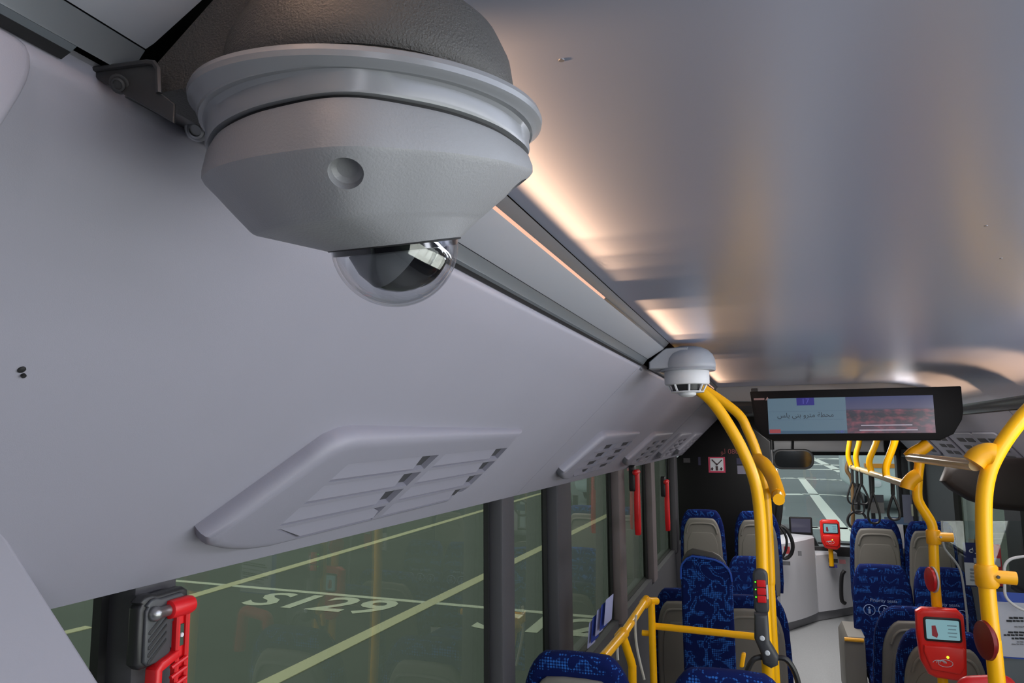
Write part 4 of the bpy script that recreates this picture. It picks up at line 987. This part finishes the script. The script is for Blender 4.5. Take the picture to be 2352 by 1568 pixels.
# front door on the right with pale view, black post and notices
dr_ = struct(MB().box((1.50,8.82,-1.95),(1.506,10.1,-.22)).build('door_1', clear_glass))
fr_ = MB(); 
for yy in (8.82,9.44,10.04): fr_.box((1.48,yy,-1.95),(1.53,yy+.06,-.2))
fr_.box((1.48,8.82,-.28),(1.53,10.1,-.2)); fr_.box((1.48,8.82,-1.97),(1.53,10.1,-1.85))
fr_.build('door_frame', blackp_m, dr_)
sticker(2076,1136,2106,1200, mat('slate_notice',(110,114,134),.6),'notice', dr_, 9.5); sticker(2094,1158,2113,1185, mat('cream_notice',(168,172,150),.6),'notice', dr_, 9.45)
MB().box((at(1995,1100,y=10.05).x,10.0,-1.4),(at(2004,1100,y=10.05).x,10.06,-.3)).build('post', blackp_m, dr_)
sticker(2000,1136,2029,1178, mat('grey_notice',(120,118,116),.6),'notice', dr_, 10.0); sticker(1999,1136,2029,1152, mat('dark_grey_notice',(80,82,88),.6),'notice', dr_, 9.99)
sticker(2032,1188,2086,1204, mat('slate_blue_mat',(84,106,134),.6),'notice', dr_, 9.9); sticker(2058,1204,2074,1264, mat('pale_cab_plastic',(176,176,182),.45),'post_cover', dr_, 9.85)
# black rounded housing in front of the right windows
hb = at(2350,1118,y=5.0)
o = thing('mirror_housing', 'big black rounded housing at the right edge under the vent panel', 'housing', hb)
ol = [(-.415,.03),(-.38,.11),(-.30,.155),(-.1,.165),(.28,.16),(.28,-.125),(.0,-.135),(-.15,-.125),(-.28,-.08),(-.37,-.02)]
MB().slab(ol[::-1], .12, .04, lambda u,v,w_: hb + Vector((u, w_-.06, v))).build('shell', mat('black_brown_plastic',(34,27,25),.5), o)
# notices
n1 = thing('window_poster', 'blue and white poster with red strip behind the thick right yellow pole', 'poster', at(2258,1345,y=5.9))
p1 = sticker(2219,1248,2297,1346, navy_m, 'backing', n1, 5.9)
sticker(2219,1293,2262,1343, paper_m, 'paper', p1, 5.897); sticker(2237,1282,2262,1294, mat('pale_blue_paper',(150,156,176),.6), 'paper', p1, 5.897)
sticker(2276,1250,2297,1345, mat('red_print',(208,44,58),.6), 'red_strip', p1, 5.897); sticker(2280,1282,2297,1300, paper_m, 'white_square', p1, 5.894)
sticker(2276,1336,2291,1346, navy_m, 'corner', p1, 5.894)
text_mesh('heading', '\uFEEA\uFEF4\uFE92\uFEE8\uFE97', .075, paper_m, p1, frame(at(2252,1272,y=5.89),(1,0,0),(0,0,1)))
for k in range(4): sticker(2228,1306+8*k,2256,1308+8*k, mat('faint_print',(150,150,158),.7), 'print_line', p1, 5.892)
n2 = thing('notice_board', 'blue framed white notice with black lettering at the right edge below the white tube', 'notice', at(2330,1510,y=3.9))
p2 = sticker(2279,1365,2420,1508, mat('bright_blue_frame',(44,76,170),.5), 'frame', n2, 3.9)
sticker(2298,1388,2420,1506, mat('notice_paper',(186,190,204),.7), 'paper', p2, 3.897)
for k,(x0_,x1_,yy_,h_) in enumerate(((2318,2420,1417,3.4),(2312,2420,1424,3.4),(2330,2420,1438,2.0),(2316,2420,1450,3.4),(2306,2420,1456,3.4),(2324,2420,1464,3.4),(2336,2420,1473,1.6),(2324,2420,1478,1.8))):
    xx = x0_
    while xx < x1_:
        L = random.uniform(5,13); sticker(xx,yy_+random.uniform(-.6,.3),min(xx+L,x1_),yy_+h_, ink_m if h_ > 3 else mat('grey_print',(120,122,130),.7), 'print_line', p2, 3.894); xx += L + 2.2
t = thing('wire_holder', 'white bent wire holder above the blue framed notice', 'wire holder', at(2320,1390,y=3.85))
MB().tube(arc([at(a_,b_,y=3.85) for a_,b_ in ((2450,1266),(2390,1272),(2306,1284),(2308,1372),(2335,1394),(2360,1404))],.05), .006, 10).build('wire', white_m, t)
# clear screen with pale bent edge right of the far seats, frosted foot
t = thing('acrylic_screen', 'clear acrylic screen with pale curved edge and frosted foot, right side', 'screen', at(2290,1568,y=4.95))
e_ = [at(a_,b_,y=4.95) for a_,b_ in ((2163,1196),(2167,1250),(2176,1268),(2196,1292),(2208,1318),(2216,1370),(2222,1430),(2226,1520),(2228,1640))]
MB().tube(smooth(e_,4), .006, 8).build('edge', mat('pale_edge',(150,156,160),.3), t)
ee = smooth(e_,3); far_ = [at(2480,1640,y=4.95), at(2480,1196,y=4.95)]
MB().rings([[v+Vector((0,d,0)) for v in ee+far_] for d in (0,.006)]).build('pane', acrylic, t)
sticker(2228,1512,2480,1640, mat('frosted_film',(150,164,170),.6), 'frosted_band', t, 4.945)
dots = MB()
for r_ in range(5):
    for k in range(34):
        q = at(2231+7.2*k+3.6*(r_%2), 1509-5.5*r_, y=4.94); dots.lathe([(.0072*(1-.16*r_),0),(.0062*(1-.16*r_),.0015)], q, (0,-1,0), n=6)
od = dots.build('frosted_dots', mat('frosted_film',(150,164,170),.6), t); od['kind'] = 'stuff'
t = tag(MB().tube(arc([at(a_,b_,y=3.6) for a_,b_ in ((2208,1700),(2214,1570),(2316,1566),(2340,1700))],.03), .03, 12).build('curved_tube', red_m), 'red curved tube top at the bottom right edge', 'tube')
# grey box with yellow edge beside the right seats
t = thing('wheel_box', 'low grey box with worn yellow top edge left of the right-hand seats', 'box', at(1955,1540,y=6.3))
a = at(1937,1460,y=6.3); b = at(1975,1545,y=6.3)
MB().slab([(a.x,ZF),(b.x+.05,ZF),(b.x+.05,a.z),(a.x+.03,a.z),(a.x,a.z-.05)], .5, .012, lambda u,v,w_: Vector((u,6.3+w_,v))).build('box_shell', shell_m, t)
MB().tube([Vector((a.x+.005,6.29,a.z-.02)), Vector((b.x+.04,6.29,a.z-.02))], .014, 8).build('edge_strip', yellowj_m, t)
# vents on the right panel
for i,(px,py) in enumerate(((2320,1050),(2262,1044),(2195,1036),(2140,1030))):
    r = ray(px,py); k = (RA.dot(RN))/(r.dot(RN)); y_ = (r*k).y
    LR = (RB-RA).length
    c = rpan(y_, LR*.62, 0); t = thing('air_vent', ['right panel air vent at the picture edge, nearest on that side','right panel air vent behind the thick yellow pole joint','right panel air vent between screen and pole joint','right panel air vent just below the screen corner'][i], 'air vent', c, 'air vents along the right panel')
    MB().slab(rrect(.60,.26,.05,4,y_,LR*.60), .016, .008, lambda u,v,w_: rpan(u,v,w_)).build('frame', vent_m, t)
    for rr in range(3):
        for cc_ in range(2):
            MB().slab(rrect(.20,.036,.010,2,y_-.13+.26*cc_,LR*.60-.07+.07*rr), .003, .001, lambda u,v,w_: rpan(u,v,w_+.0155),1).build('opening', ventdark, t)

# pale lamp cover along the right cove
t = thing('ceiling_lamp', 'silvery curved lamp cover along the right cove beyond the thick yellow pole', 'ceiling lamp', (1.15,6.2,0.13), 'lamp covers along the right cove')
sec_ = [Vector((x,0,z)) for x,z in ((1.103,.168),(1.118,.152),(1.150,.146),(1.180,.130),(1.196,.116),(1.204,.122),(1.165,.158),(1.112,.176))]
MB().rings([[q + Vector((0,yy,0)) for q in sec_] for yy in (3.75,9.1)]).build('lamp_cover', mat('silver_cover',(170,168,166),.22,metal=.8), t)
# outside to the right: a pale parked bus and a white post with yellow foot
bx0, bx1 = at(1992,1130,y=24).x, at(2128,1130,y=24).x
t = thing('parked_bus', 'pale parked bus outside, seen through the front door glass', 'bus', ((bx0+bx1)/2,24,GZ))
pale = mat('pale_bus_paint',(206,222,218),.4)
MB().slab(rrect(bx1-bx0, 2.9, .25, 4, (bx0+bx1)/2, GZ+1.8), 9.0, .2, lambda u,v,w_: Vector((u,24+w_,v))).build('body', pale, t)
MB().slab(rrect((bx1-bx0)*.86, 1.2, .15, 4, (bx0+bx1)/2, GZ+2.3), .04, .01, lambda u,v,w_: Vector((u,23.98+w_,v))).build('windscreen', mat('teal_glass',(120,146,142),.1), t)
MB().box((bx0-.01,23.97,GZ+1.30),(bx1+.01,24.3,GZ+1.42)).build('orange_stripe', mat('orange_stripe',(230,150,40),.5), t)
for u in (.12,.88): MB().lathe([(.5,-.15),(.52,0),(.5,.15)], (bx0+(bx1-bx0)*u, 25.6, GZ+.52), (1,0,0), n=24).build('wheel', blackp_m, t)
for u in (.14,.86): MB().slab(rrect(.34,.18,.07,3,bx0+(bx1-bx0)*u,GZ+.85), .04, .01, lambda a_,b_,w_: Vector((a_,23.97+w_,b_))).build('headlamp', mat('headlamp_glass',(220,224,224),.15), t)
a = at(2241,1245,z=GZ); a = at(2241,1248,y=9.0)
t = thing('post', 'white post with yellow foot outside, behind the thick right yellow pole', 'post', (a.x,9.0,GZ))
MB().lathe([(.055,GZ+.30),(.055,a.z+.60),(.045,a.z+.63)], (a.x,9.0,0), n=16).build('shaft', mat('white_post_paint',(220,228,224),.5), t)
MB().lathe([(.065,GZ),(.065,a.z+.05)], (a.x,9.0,0), n=16).build('foot', yellowj_m, t)
